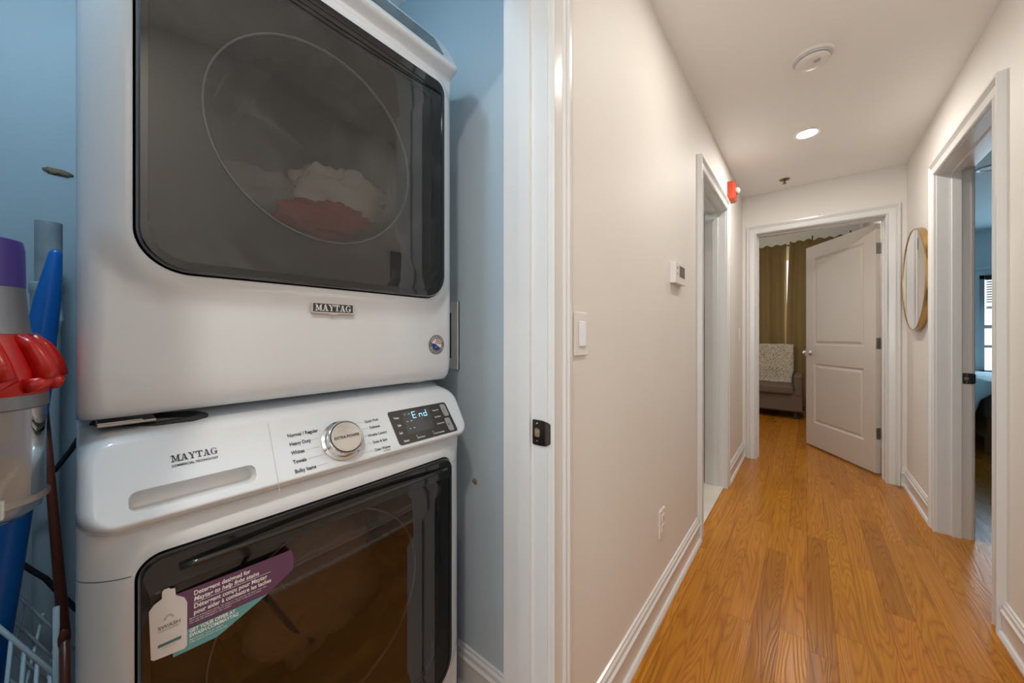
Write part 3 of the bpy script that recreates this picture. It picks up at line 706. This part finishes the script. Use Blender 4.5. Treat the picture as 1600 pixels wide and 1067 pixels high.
def ringtext(s, a0, a1, flip):
    for i, ch in enumerate(s):
        if ch == ' ': continue
        vs, fs = text2d(ch, .0075, .03, align='CENTER'); a = math.radians(a0+(a1-a0)*i/(len(s)-1)); rot = a-PI/2 if not flip else a+PI/2
        R = .0185 if not flip else .0238; c, s_ = math.cos(rot), math.sin(rot)
        m_.add([(rX+.0010, rc[0]+R*math.cos(a)+x*c-y*s_, rc[1]+R*math.sin(a)+x*s_+y*c) for x, y in vs], fs)
ringtext('AMERICA', 150, 30, False); ringtext('BUILT IN', 205, 335, True)
for k in range(5):
    a = .9+k*.6; m_.add([(rX+.0022, rc[0]-.006+.0035*(k % 3)+.001*math.cos(q), rc[1]-.005-.0035*(k//3)+.001*math.sin(q)) for q in (0, 1.26, 2.5, 3.8, 5)], [(0, 1, 2, 3, 4)])
dput('sticker_lettering', m_, mat('ink2', (.7, .7, .7), .5), rs)
pts = rr(.12, .912, .165, .035, (.006, .006), 4)
pts = [(a+(.02 if b < .9 and a < 0 else 0), b) for a, b in pts]
dp_ = dput('control_display', MB().loops([[(pad_x(z)+e, u+.0, z) for u, z in pts] for e in (-.001, .0012)]), M['display'], dbody)
kd = Vector((pad_x(.9), -.15, .9))
dput('knob', disc([(.041, 0), (.041, .004), (.036, .006), (.0345, .009), (.0345, .022), (.0325, .0235), (.001, .0235)], 40, kd), M['chrome'], dbody, 'auto')

# laundry inside the drums
def cloth(name, c, r, sc, m, label, seed, amp=.35):
    f = lambda p: 1+amp*noise.noise(p*1.9+Vector((seed, 0, 0)))+.22*abs(noise.noise(p*4.2+Vector((0, seed, 0))))-.10*abs(noise.noise(p*9+Vector((0, 0, seed))))
    return tag(obj(name, MB().ball(c, r, 56, 40, sc, f), m, smooth=True), label, 'laundry')
DB = 1.0065+.532-.25
cloth('laundry', (-.985, .460, DB+.175), .135, (.50, 1.0, .78), M['white_cloth'], 'white laundry lying in the dryer drum', 3)
cloth('laundry', (-.925, .40, DB+.125), .085, (.40, 1.35, .55), M['red_cloth'], 'red garment lying in front of the white laundry in the dryer', 8)
cloth('laundry', (-1.0, .24, DB+.15), .115, (.7, 1, .62), M['grey_cloth'], 'grey cloth at the left of the dryer drum', 12)
WB = .013+.532-.25
cloth('laundry', (-.98, .36, WB+.23), .155, (.62, 1.15, .95), M['towel'], 'beige towels filling the washer drum', 21, .5)
# foot pads under the dryer: rubber strap and bracket at the front left, on the washer's top
sl = MB().tube([(-.865, .010, .990), (-.835, .030, .984), (-.812, .075, .9845), (-.808, .12, .987), (-.812, .135, .990), (-.83, .125, .992), (-.86, .06, .992)], .006, 8)
tag(obj('stacking_strap', sl, M['rubber'], smooth=True), 'black rubber strap squeezed between the dryer and the washer top at the left', 'strap')
tag(obj('stacking_bracket', MB().box(-.86, -.80, .012, .075, .9935, .998).box(-.812, -.803, .012, .06, .994, 1.0), M['nickel'], bevel=.0015), 'small grey metal bracket under the dryer front left corner', 'bracket')

# ------------------------------------------------------------------ closet contents
# cordless vacuum docked on the closet's left wall
vc = Vector((-.80, -.087, 0))
vac = thing('cordless_vacuum', (vc.x, vc.y, .89), 'red, purple and grey cordless vacuum with clear dust bin hanging left of the dryer', 'vacuum cleaner')
def vl(name, prof, m, par, n=40, sm='auto', c=vc): return obj(name, MB().lathe(prof, (c.x, c.y, 0), 'z', n), m, par, smooth=sm)
vl('filter_cap', [(.036, 1.190), (.0385, 1.192), (.038, 1.240), (.036, 1.252), (.031, 1.254), (.001, 1.254)], M['vac_purple'], vac)
vl('motor_housing', [(.044, 1.132), (.042, 1.14), (.0385, 1.185), (.038, 1.192), (.001, 1.192)], M['vac_grey'], vac)
cy = vl('cyclone_head', [(.056, 1.050), (.060, 1.066), (.058, 1.085), (.050, 1.110), (.044, 1.128), (.042, 1.136), (.001, 1.137)], M['vac_red'], vac)
for k in range(9):
    a = 2*PI*k/9+.25; d = Vector((math.cos(a), math.sin(a), 0)); t = Vector((-d.y, d.x, 0))
    p = [vc+d*.041+Vector((0, 0, 1.128)), vc+d*.052+t*.003+Vector((0, 0, 1.115)), vc+d*.060+t*.006+Vector((0, 0, 1.095)), vc+d*.062+t*.009+Vector((0, 0, 1.075))]
    obj('cyclone', MB().tube(p, .0075, 12, .0125), M['vac_red'], cy, smooth=True)
    p = [vc+d*.058+t*.018+Vector((0, 0, 1.078)), vc+d*.0635+t*.004+Vector((0, 0, 1.069)), vc+d*.060-t*.014+Vector((0, 0, 1.066))]
    obj('cyclone_duct', MB().tube(p, .007, 10, .009), M['vac_red'], cy, smooth=True)
bn = obj('dust_bin', MB().lathe([(.055, 1.052), (.055, .925), (.052, .905), (.040, .895), (.02, .892)], (vc.x, vc.y, 0), 'z', 48, False), M['bin'], vac, smooth=True)
vl('bin_collar', [(.0556, 1.036), (.0575, 1.038), (.0575, 1.054), (.0556, 1.056)], M['vac_grey'], vac)
obj('bin_rim', MB().lathe([(.0555, .915), (.0585, .917), (.0585, .922), (.0555, .924)], (vc.x, vc.y, 0), 'z', 48), M['bin'], bn, smooth='auto')
obj('bin_latch', B(vc.x+.045, vc.x+.060, vc.y+.012, vc.y+.026, .908, .93), M['white_plastic'], bn, bevel=.002)
obj('bin_shroud', MB().lathe([(.030, 1.05), (.028, .99), (.015, .975)], (vc.x, vc.y, 0), 'z', 32), M['vac_grey'], vac, smooth='auto')
obj('dust', MB().ball((vc.x, vc.y, .935), .049, 28, 16, (1, 1, .80), lambda p: 1+.12*noise.noise(p*5)), M['dust'], vac, smooth=True)
obj('release_button', B(vc.x+.02, vc.x+.035, vc.y-.02, vc.y+.01, .880, .893), M['vac_red'], vac, bevel=.003)
obj('handle', MB().tube([(vc.x, vc.y-.03, 1.17), (vc.x, vc.y-.10, 1.19), (vc.x, vc.y-.135, 1.13), (vc.x, vc.y-.12, 1.03), (vc.x, vc.y-.05, .99)], .013, 12), M['vac_grey'], vac, smooth=True)
obj('wall_dock', MB().box(vc.x-.03, vc.x+.03, -.30, -.222, 1.02, 1.16), M['grey_plastic'], vac, bevel=.006)
# standpipe
pp = thing('standpipe', (-1.5, -.057, 0), 'grey plastic drain pipe with pale coupling against the blue closet wall', 'pipe')
obj('pipe', MB().lathe([(.0225, 1.24), (.0225, 1.420), (.0205, 1.420), (.0205, 1.25)], (-1.5, -.057, 0), 'z', 32), M['pvc'], pp, smooth='auto')
obj('coupling', MB().lathe([(.0235, 1.135), (.0265, 1.155), (.0285, 1.165), (.0285, 1.172), (.0262, 1.175), (.0262, 1.235), (.0285, 1.238), (.0285, 1.262), (.0225, 1.265)], (-1.5, -.060, 0), 'z', 32), M['pvc_light'], pp, smooth='auto')
obj('lower_pipe', MB().lathe([(.0225, 0), (.0225, 1.14)], (-1.5, -.060, 0), 'z', 32), M['pvc_light'], pp, smooth='auto')
# scar in the wall
tag(obj('wall_hole', MB().ball((-1.618, -.045, 1.588), .02, 18, 10, (.25, 1.25, .42), lambda p: 1+.5*noise.noise(p*3)), M['scar'], smooth=True), 'torn brown hole in the blue closet wall above the pipe', 'hole')
# poles
def lerp(a, b, t): return Vector(a)+(Vector(b)-Vector(a))*t
p0, p1 = Vector((-1.06, -.168, 0)), Vector((-1.10, -.033, 1.292))
ls = []; ax = (p1-p0).normalized(); w = Vector((0, 1, 0)); w = (w-ax*w.dot(ax)).normalized(); v = ax.cross(w)
for t, a, b in ((0, .026, .014), (.55, .0255, .014), (.80, .023, .013), (.93, .016, .011), (.995, .0085, .008), (1, .006, .006)):
    c = lerp(p0, p1, t); ls.append([c+w*a*math.cos(2*PI*k/24)+v*b*math.sin(2*PI*k/24) for k in range(24)])
tag(obj('broom_handle', MB().loops(ls), M['blue_plastic'], smooth=True), 'blue plastic handle leaning beside the dryer behind the vacuum', 'broom')
st_ = thing('wooden_stick', (-.98, -.02, 0), 'red-brown wooden stick with round knob beside the washer', 'stick')
obj('shaft', MB().tube([(-1.15, -.055, 1.10), (-1.00, -.021, .60)], .0052, 12, .0075), M['red_wood'], st_, smooth=True)
obj('knob', MB().ball((-1.0, -.022, .600), .011, 16, 10, (.6, .75, 1.7)), M['red_wood'], st_, smooth=True)
obj('lower_shaft', MB().tube([(-1.0, -.021, .60), (-.95, -.018, .40), (-.90, -.03, 0)], .006, 12), M['red_wood'], st_, smooth=True)
tag(obj('power_cord', MB().tube([(-1.40, .03, .96), (-1.40, -.002, .885), (-1.405, -.020, .845), (-1.41, -.045, .80), (-1.43, -.10, .76), (-1.46, -.16, .75)], .0055, 8), M['black_matte'], smooth=True), 'black power cord looping out from behind the washer top', 'cord')
tag(obj('power_cord', MB().tube([(-1.42, -.17, .66), (-1.41, -.12, .63), (-1.40, -.095, .607), (-1.40, -.075, .575), (-1.40, -.058, .55), (-1.40, -.036, .50), (-1.39, -.012, .455), (-1.36, .04, .40)], .0055, 8), M['black_matte'], smooth=True), 'black cord crossing the closet wall low beside the wooden stick', 'cord')
# folded wire rack
rk = MB()
def rod(a, b, r=.0028): rk.tube([Vector(a)-Vector((0, .010, 0)), Vector(b)-Vector((0, .010, 0))], r, 6)
A0 = (-1.06, -.115, .70); A1 = (-.93, -.008, .515)
for k in range(9):
    t = k/8; a = lerp((-1.10, -.125, .70), (-1.00, -.012, .53), t); rod(a, a+Vector((.10, -.010, -.23)))
for k in range(3):
    off = Vector((.05, -.005, -.115))*k; rod(Vector((-1.11, -.135, .71))+off, Vector((-.985, .0, .51))+off, .0036)
for k in range(7):
    t = k/6; a = lerp((-.96, -.12, .63), (-.90, -.035, .53), t); rod(a, a+Vector((-.02, -.018, -.25)))
for k in range(6):
    q = Vector((.012, -.012, -.021))*k; rod(Vector((-1.16, -.10, .70))+q, Vector((-1.10, .0, .515))+q, .0022)
for k in range(5):
    q = Vector((.004, .020, -.034))*k; rod(Vector((-1.15, -.10, .695))+q, Vector((-1.05, -.13, .52))+q, .0024)
rod((-.965, -.125, .64), (-.89, -.02, .51), .0036); rod((-.97, -.135, .52), (-.90, -.03, .40), .0036)
for y, x in ((-.135, -1.03), (-.02, -.95)): rod((x, y, .55), (x, y, 0), .004)
for y, x in ((-.14, -1.10), (-.02, -1.0)): rod((x, y, .66), (x, y, 0), .004)
tag(obj('wire_rack', rk, M['white_wire'], smooth=True), 'white coated wire drying rack standing beside the washer at the bottom left', 'rack')
# laundry outlet box on the closet side wall
ob = thing('outlet_box', (-1.0, .79, 1.018), 'white recessed laundry outlet box in the closet side wall behind the dryer', 'outlet box')
m = MB(); X0, X1, Z0_, Z1_ = -1.14, -.880, 1.018, 1.242; t_ = .036
m.box(X0, X1, .7855, .79, Z1_-t_, Z1_); m.box(X0, X1, .7855, .79, Z0_, Z0_+t_); m.box(X0, X0+t_, .7855, .79, Z0_+t_, Z1_-t_); m.box(X1-t_, X1, .7855, .79, Z0_+t_, Z1_-t_)
m.box(X1-.004, X1, .782, .79, Z0_, Z1_)
obj('frame', m, M['enamel_plastic'], ob)
obj('recess', B(X0+t_, X1-t_, .7885, .79, Z0_+t_, Z1_-t_), M['black_matte'], ob)
tag(obj('detergent_carton', B(-1.02, -.862, .735, .768, .0, .480), M['detergent'], bevel=.003), 'narrow blue carton between the washer and the closet side wall', 'carton')
tag(obj('wall_scuff', MB().ball((-.808, .7895, .669), .011, 16, 8, (1, .08, .9), lambda p: 1+.3*noise.noise(p*3)), M['scar'], smooth=True), 'small brown scuff on the closet side wall right of the washer', 'scuff')

# ------------------------------------------------------------------ hall fittings
def plate_x(name, x, s, yc, zc, w, h, t, par, m): return obj(name, B(x, x+s*t, yc-w/2, yc+w/2, zc-h/2, zc+h/2), m, par, bevel=.002)
sw = thing('light_switch', (-.465, .843, 1.077), 'white rocker light switch on the hall wall beside the closet doorway', 'light switch')
plate_x('plate', -.465, 1, .843, 1.134, .070, .114, .006, sw, M['white_plastic'])
plate_x('rocker', -.459, 1, .843, 1.134, .033, .066, .004, sw, M['enamel_plastic'])
s2 = thing('light_switch', (-.465, 3.74, 1.08), 'small white light switch on the far hall wall before the end doorway', 'light switch')
plate_x('plate', -.465, 1, 3.74, 1.137, .070, .114, .006, s2, M['white_plastic'])
plate_x('rocker', -.459, 1, 3.74, 1.137, .033, .066, .004, s2, M['enamel_plastic'])
ou = thing('wall_outlet', (-.465, 1.53, .30), 'white wall outlet above the left baseboard', 'outlet')
plate_x('plate', -.465, 1, 1.53, .355, .070, .114, .006, ou, M['white_plastic'])
for z in (.335, .376): plate_x('socket', -.459, 1, 1.53, z, .033, .030, .003, ou, M['enamel_plastic'])
th = thing('thermostat', (-.465, 1.735, 1.36), 'white thermostat with grey screen on the left hall wall', 'thermostat')
plate_x('housing', -.465, 1, 1.735, 1.408, .165, .092, .024, th, M['white_plastic'])
plate_x('screen', -.441, 1, 1.755, 1.418, .085, .050, .001, th, M['lcd'])
for z in (1.43, 1.405): plate_x('button', -.441, 1, 1.678, z, .012, .010, .003, th, M['pale_ink'])
al = thing('fire_alarm', (-.465, 3.17, 2.155), 'red fire alarm horn with clear strobe above the bathroom door', 'fire alarm')
obj('housing', MB().loops([[(-.465, a, b) for a, b in rr(3.17, 2.225, .060, .070, .012)], [(-.425, a, b) for a, b in rr(3.17, 2.225, .060, .070, .012)], [(-.418, a, b) for a, b in rr(3.17, 2.225, .052, .062, .010)]]), M['red'], al, smooth='auto')
obj('strobe_lens', MB().ball((-.412, 3.19, 2.235), .026, 16, 10, (.9, 1, 1)), M['lens'], al, smooth=True)
obj('horn_grille', MB().lathe([(.026, 0), (.024, .004), (.001, .004)], (-.420, 3.15, 2.19), 'x', 20), M['red'], al, smooth='auto')
# round mirror
mr = thing('wall_mirror', (.575, 3.53, 1.16), 'round mirror with thin brass frame on the right hall wall', 'mirror')
R_ = .335; mc = (.575, 3.53, 1.50)
obj('frame', MB().lathe([(R_-.007, -.028), (R_-.004, 0), (R_, 0), (R_, -.032), (R_-.003, -.0345), (R_-.007, -.032), (R_-.007, -.028)], mc, 'x', 72, False), M['brass'], mr, smooth='auto')
obj('glass', MB().lathe([(R_-.005, -.001), (R_-.005, -.0305), (.001, -.0305)], mc, 'x', 72), M['mirror'], mr, smooth='auto')
# framed picture seen only as a dark square in the dryer's glass, and the photographer's tripod in the washer's
pf = thing('picture_frame', (.575, 1.41, 1.40), 'small dark framed panel on the right hall wall opposite the dryer', 'picture')
obj('frame', MB().loops([[(.575, a, b) for a, b in rr(1.41, 1.51, .085, .105, .003, 2)], [(.553, a, b) for a, b in rr(1.41, 1.51, .085, .105, .003, 2)], [(.553, a, b) for a, b in rr(1.41, 1.51, .073, .093, .003, 2)], [(.560, a, b) for a, b in rr(1.41, 1.51, .073, .093, .003, 2)]], True, True, False), M['black_matte'], pf)
obj('panel', B(.559, .561, 1.41-.073, 1.41+.073, 1.51-.093, 1.51+.093), M['display'], pf)
tp = thing('tripod', (0, 0, 0), 'black tripod standing in the hall in front of the washer', 'tripod')
obj('head', MB().lathe([(.03, .92), (.034, .94), (.034, .98), (.02, 1.0), (.02, 1.04), (.03, 1.045), (.03, 1.055), (.001, 1.055)], (0, 0, 0), 'z', 20), M['black_matte'], tp, smooth='auto')
for a in (90, 210, 330):
    c_, s_ = math.cos(math.radians(a)), math.sin(math.radians(a))
    lg = obj('leg', MB().tube([(.03*c_, .03*s_, .95), (.26*c_, .26*s_, .50)], .015, 10).tube([(.25*c_, .25*s_, .52), (.50*c_, .50*s_, .02)], .010, 10), M['black_matte'], tp)
    obj('rubber_foot', MB().ball((.505*c_, .505*s_, .014), .014, 12, 8), M['rubber'], lg, smooth=True)
# ceiling fittings
def downlight(x, y, label, power, col=WARM):
    r = thing('ceiling_light', (x, y, H), label, 'ceiling light', None)
    obj('trim_ring', MB().lathe([(.075, 0), (.075, -.004), (.068, -.008), (.052, -.004), (.052, 0)], (x, y, H), 'z', 40, False), M['white_plastic'], r, smooth='auto')
    obj('bulb', MB().lathe([(.052, -.001), (.049, -.006), (.025, -.009), (.001, -.010)], (x, y, H), 'z', 32), M['lamp'], r, smooth='auto')
    l = area('lamp', (x, y, H-.016), (0, 0, 0), .10, .10, power, col, 'DISK'); return r
downlight(0, 2.94, 'small round recessed ceiling light glowing halfway down the hall', 12)
downlight(.05, 1.42, 'round recessed ceiling light nearest the closet doorway', 5)
downlight(.12, -.40, 'unseen added ceiling light above the hall floor in front of the washer', 13)  # added fixture out of view, placed to brighten the machine fronts
sd = thing('smoke_detector', (.02, 2.147, H), 'round white smoke detector on the hall ceiling', 'smoke detector')
obj('base_ring', MB().lathe([(.078, 0), (.078, -.006), (.074, -.010), (.070, -.010), (.001, -.010)], (.02, 2.147, H), 'z', 48), M['white_plastic'], sd, smooth='auto')
obj('body', MB().lathe([(.060, -.010), (.062, -.012), (.062, -.024), (.056, -.030), (.030, -.033), (.001, -.033)], (.02, 2.147, H), 'z', 48), M['white_plastic'], sd, smooth='auto')
obj('vent_slots', MB().lathe([(.0625, -.016), (.0628, -.017), (.0628, -.019), (.0625, -.020)], (.02, 2.147, H), 'z', 48, False), M['grey_plastic'], sd)
obj('test_button', MB().lathe([(.014, -.032), (.013, -.036), (.001, -.036)], (.035, 2.13, H), 'z', 20), M['pale_ink'], sd, smooth='auto')
sp = thing('sprinkler', (-.142, 3.69, H), 'small dark fire sprinkler head on the far hall ceiling', 'sprinkler')
obj('escutcheon', MB().lathe([(.036, 0), (.034, -.004), (.016, -.010), (.001, -.010)], (-.142, 3.69, H), 'z', 28), M['blade_metal'], sp, smooth='auto')
obj('frame', MB().lathe([(.006, -.01), (.006, -.030), (.001, -.032)], (-.142, 3.69, H), 'z', 12), M['blade_metal'], sp, smooth='auto')
obj('deflector', MB().lathe([(.014, -.032), (.014, -.034), (.001, -.034)], (-.142, 3.69, H), 'z', 20), M['blade_metal'], sp, smooth='auto')
tag(obj('wall_sensor', MB().lathe([(.022, 0), (.022, -.004), (.014, -.012), (.001, -.014)], (.0906, 3.93, 2.145), 'y', 24), M['white_plastic'], smooth='auto'), 'small round white cap on the end wall above the doorway', 'sensor')

# ------------------------------------------------------------------ doors
def door_leaf(name, W, Ht, knob_u, mleaf):
    """local: x along the leaf from the hinge, y 0 back face .. .035 front face"""
    T = .035; o = None; m = MB()
    sx0, sx1 = .115, W-.115; pan = [(.235, .835), (1.02, Ht-.125)]
    def face(y, s):
        xs = [0, sx0, sx1, W]; zs = [0, pan[0][0], pan[0][1], pan[1][0], pan[1][1], Ht]
        for i in range(3):
            for j in range(5):
                if i == 1 and j in (1, 3):
                    x0, x1, z0, z1 = xs[1], xs[2], zs[j], zs[j+1]; ls = []
                    for d, q in ((0, 0), (.006, -.004), (.016, -.009), (.020, -.009), (.034, -.004), (.042, -.002)):
                        ls.append([(a, y+s*q, b) for a, b in ((x0+d, z0+d), (x1-d, z0+d), (x1-d, z1-d), (x0+d, z1-d))])
                    m.loops(ls, True, False, True)
                else: m.add([(xs[i], y, zs[j]), (xs[i+1], y, zs[j]), (xs[i+1], y, zs[j+1]), (xs[i], y, zs[j+1])], [(0, 1, 2, 3)])
    face(T, 1); face(0, -1)
    m.loops([[(0, y, 0), (W, y, 0), (W, y, Ht), (0, y, Ht)] for y in (0, T)], True, False, False)
    o = struct(name, m, mleaf)
    kb = MB().lathe([(.026, T), (.026, T+.006), (.011, T+.010), (.010, T+.034), (.020, T+.042), (.026, T+.052), (.024, T+.064), (.010, T+.069), (.001, T+.069)], (knob_u, 0, .935), 'y', 28)
    obj('door_knob', kb, M['brushed'], o, smooth='auto')
    kb = MB().lathe([(.026, 0), (.026, -.006), (.011, -.010), (.010, -.034), (.020, -.042), (.026, -.052), (.024, -.064), (.001, -.069)], (knob_u, 0, .935), 'y', 28)
    obj('door_knob', kb, M['brushed'], o, smooth='auto')
    for z in (.32, 1.05, Ht-.20):
        h = MB().box(-.0015, 0, .003, T-.003, z-.045, z+.045); h.tube([(-.005, -.004, z-.045), (-.005, -.004, z+.045)], .006, 10)
        h.box(-.003, .030, T-.0005, T+.001, z-.045, z+.045) if False else None
        obj('hinge', h, M['nickel'], o)
    return o
d1 = door_leaf('door_1', .835, 2.02, .77, M['leaf']); d1.location = (.458, 4.112, .015); d1.rotation_euler = (0, 0, math.radians(121.4))
d2 = door_leaf('door_2', .775, 2.02, .71, M['trim']); d2.location = (-.612, 2.975, .015); d2.rotation_euler = (0, 0, math.radians(176))
m = MB()

# ------------------------------------------------------------------ end bedroom
def curtain(name, x0, x1, ztop, y, label, seed, lean=0):
    n = 150; mz = 26; m = MB(); 
    for j in range(mz+1):
        t = j/mz; z = .02+(ztop-.02)*t
        for i in range(n+1):
            s = i/n; a = s*(x1-x0)/.115*2*PI*.55
            amp = .035*(1-.35*t)
            yy = y-amp*(math.sin(a+seed+.5*math.sin(a*.37+seed))+.35*math.sin(a*2.3+seed*2+t))*.8
            x = x0+(x1-x0)*s+lean*(t**3)*(1 if lean < 0 else 1)*(s if lean < 0 else 1-s)
            zz = z+(.012*math.sin(a*1.7+seed) if j == mz else 0)
            m.v.append(Vector((x, yy, zz)))
    for j in range(mz):
        for i in range(n): k = j*(n+1)+i; m.f.append((k, k+1, k+n+2, k+n+1))
    return tag(obj(name, m, M['curtain'], smooth=True, solid=.003), label, 'curtain')
curtain('curtain', -1.35, -.235, 2.515, 6.82, 'olive-brown linen curtain panel left of the bright slit', 1.0, -.008)
curtain('curtain', -.245, .42, 2.535, 6.80, 'olive-brown linen curtain panel right of the bright slit, behind the open door', 2.2, .045)
rd = thing('curtain_rod', (-.4, 6.86, 2.50), 'thin dark curtain rod over the olive-brown curtains', 'curtain rod')
obj('rod', MB().tube([(-1.45, 6.87, 2.50), (.50, 6.87, 2.50)], .011, 10), M['dark_nickel'], rd, smooth=True)
for x in (-1.42, .06, .47):
    obj('bracket', MB().box(x-.006, x+.006, 6.86, 7.0, 2.49, 2.51).box(x-.008, x+.008, 6.855, 6.875, 2.51, 2.60), M['dark_nickel'], rd)
ar = thing('armchair', (-.45, 6.35, 0), 'taupe upholstered armchair in front of the curtains in the end bedroom', 'armchair')
obj('base', B(-.86, -.045, 6.10, 6.66, .10, .38), M['sofa'], ar, bevel=.02, seg=3)
obj('seat_cushion', B(-.765, -.14, 6.06, 6.52, .325, .455), M['sofa'], ar, bevel=.04, seg=4)
for x0, x1 in ((-.86, -.765), (-.14, -.045)): obj('arm', MB().box(x0, x1, 6.09, 6.62, .30, .60), M['sofa'], ar, bevel=.035, seg=4)
obj('backrest', MB().add([(-.765, 6.50, .40), (-.14, 6.50, .40), (-.14, 6.66, .40), (-.765, 6.66, .40), (-.765, 6.56, .985), (-.14, 6.56, .985), (-.14, 6.70, .985), (-.765, 6.70, .985)], [(0, 3, 2, 1), (4, 5, 6, 7), (0, 1, 5, 4), (2, 3, 7, 6), (0, 4, 7, 3), (1, 2, 6, 5)]), M['sofa'], ar, bevel=.03, seg=3)
for x in (-.80, -.12):
    for y in (6.15, 6.60): obj('leg', B(x-.02, x+.02, y-.02, y+.02, 0, .10), M['black_matte'], ar)
bm = MB()
path = [(6.46, .457), (6.490, .468), (6.494, .52), (6.502, .62), (6.515, .75), (6.530, .87), (6.540, .96), (6.552, .992), (6.60, 1.002), (6.68, 1.0)]
bm.loops([[(-.74+.59*i/20-(.02*(j < 3)*i/20), y+.004*math.sin(i*1.1+j), z+.003*math.sin(i*.9)) for i in range(21)] for j, (y, z) in enumerate(path)], False, False, False)
tag(obj('throw_blanket', bm, M['blanket'], smooth=True, solid=.006), 'cream blanket with small dark leafy print draped over the taupe armchair', 'blanket')
tag(obj('patterned_bag', MB().box(-.02, .10, 6.30, 6.50, 0, .34), M['bag'], bevel=.03, seg=3), 'dark patterned bag on the floor right of the armchair', 'bag')
downlight_c = thing('ceiling_light', (-.1, 4.9, 2.78), 'flush ceiling light in the end bedroom', 'ceiling light')
obj('dome', MB().lathe([(.10, 0), (.10, -.02), (.08, -.05), (.04, -.065), (.001, -.07)], (-.1, 4.9, 2.78), 'z', 32), mat('dome_glow', (1, 1, 1), .5, emis=(1, .85, .65), estr=1.5), downlight_c, smooth='auto')
area('lamp', (-.1, 4.9, 2.69), (0, 0, 0), .18, .18, 13, WARM, 'DISK')

# ------------------------------------------------------------------ side bedroom
bd = thing('bed', (2.2, 6.1, 0), 'bed with blue-grey cover in the side bedroom under the window', 'bed')
obj('frame', B(1.30, 3.25, 5.42, 6.85, .16, .36), M['wood_leg'], bd, bevel=.01)
for x in (1.34, 3.20):
    for y in (5.46, 6.80): obj('leg', B(x-.035, x+.035, y-.035, y+.035, 0, .18), M['wood_leg'], bd)
obj('mattress', B(1.28, 3.27, 5.40, 6.87, .34, .63), M['duvet'], bd, bevel=.05, seg=4)
dv = MB(); n = 30
for j in range(n+1):
    for i in range(n+1):
        u = 1.16+i/n*2.15; v_ = 5.30+j/n*1.60; e = min(1, max(0, (u-1.16)/.12)); g = min(1, max(0, (v_-5.30)/.10))
        z = .19+.07*math.sin(v_*5)+(.69-.19-.07*math.sin(v_*5))*ss(0, 1, e)
        z = min(z, .60+(.69-.60)*ss(0, 1, g)) + .010*noise.noise(Vector((u*4, v_*4, 0)))
        dv.v.append(Vector((u, v_, z)))
for j in range(n):
    for i in range(n): k = j*(n+1)+i; dv.f.append((k, k+1, k+n+2, k+n+1))
obj('cover', dv, M['sheet'], bd, smooth=True, solid=.012)
sdm = thing('ceiling_light', (1.083, 4.44, H), 'round recessed ceiling light in the side bedroom', 'ceiling light')
obj('trim_ring', MB().lathe([(.075, 0), (.075, -.004), (.068, -.008), (.052, -.004), (.052, 0)], (1.083, 4.44, H), 'z', 40, False), M['white_plastic'], sdm, smooth='auto')
obj('baffle', MB().lathe([(.052, -.002), (.04, -.001), (.001, -.001)], (1.083, 4.44, H), 'z', 24), M['grey_plastic'], sdm)
# ------------------------------------------------------------------ lights that belong to the closet and bathroom
lf = thing('closet_lamp', (-.72, -.10, H), 'cool white flush lamp on the closet ceiling', 'ceiling light')
obj('diffuser', MB().lathe([(.09, 0), (.09, -.02), (.07, -.035), (.001, -.04)], (-.72, -.10, H), 'z', 32), mat('cool_glow', (1, 1, 1), .5, emis=(.7, .87, 1), estr=3), lf, smooth='auto')
area('lamp', (-.72, -.10, H-.05), (0, 0, 0), .16, .16, 5.2, (.56, .82, 1), 'DISK')
area('lamp', (-1.4, 2.4, H-.03), (0, 0, 0), .3, .3, 9, (.80, .92, 1), 'DISK')
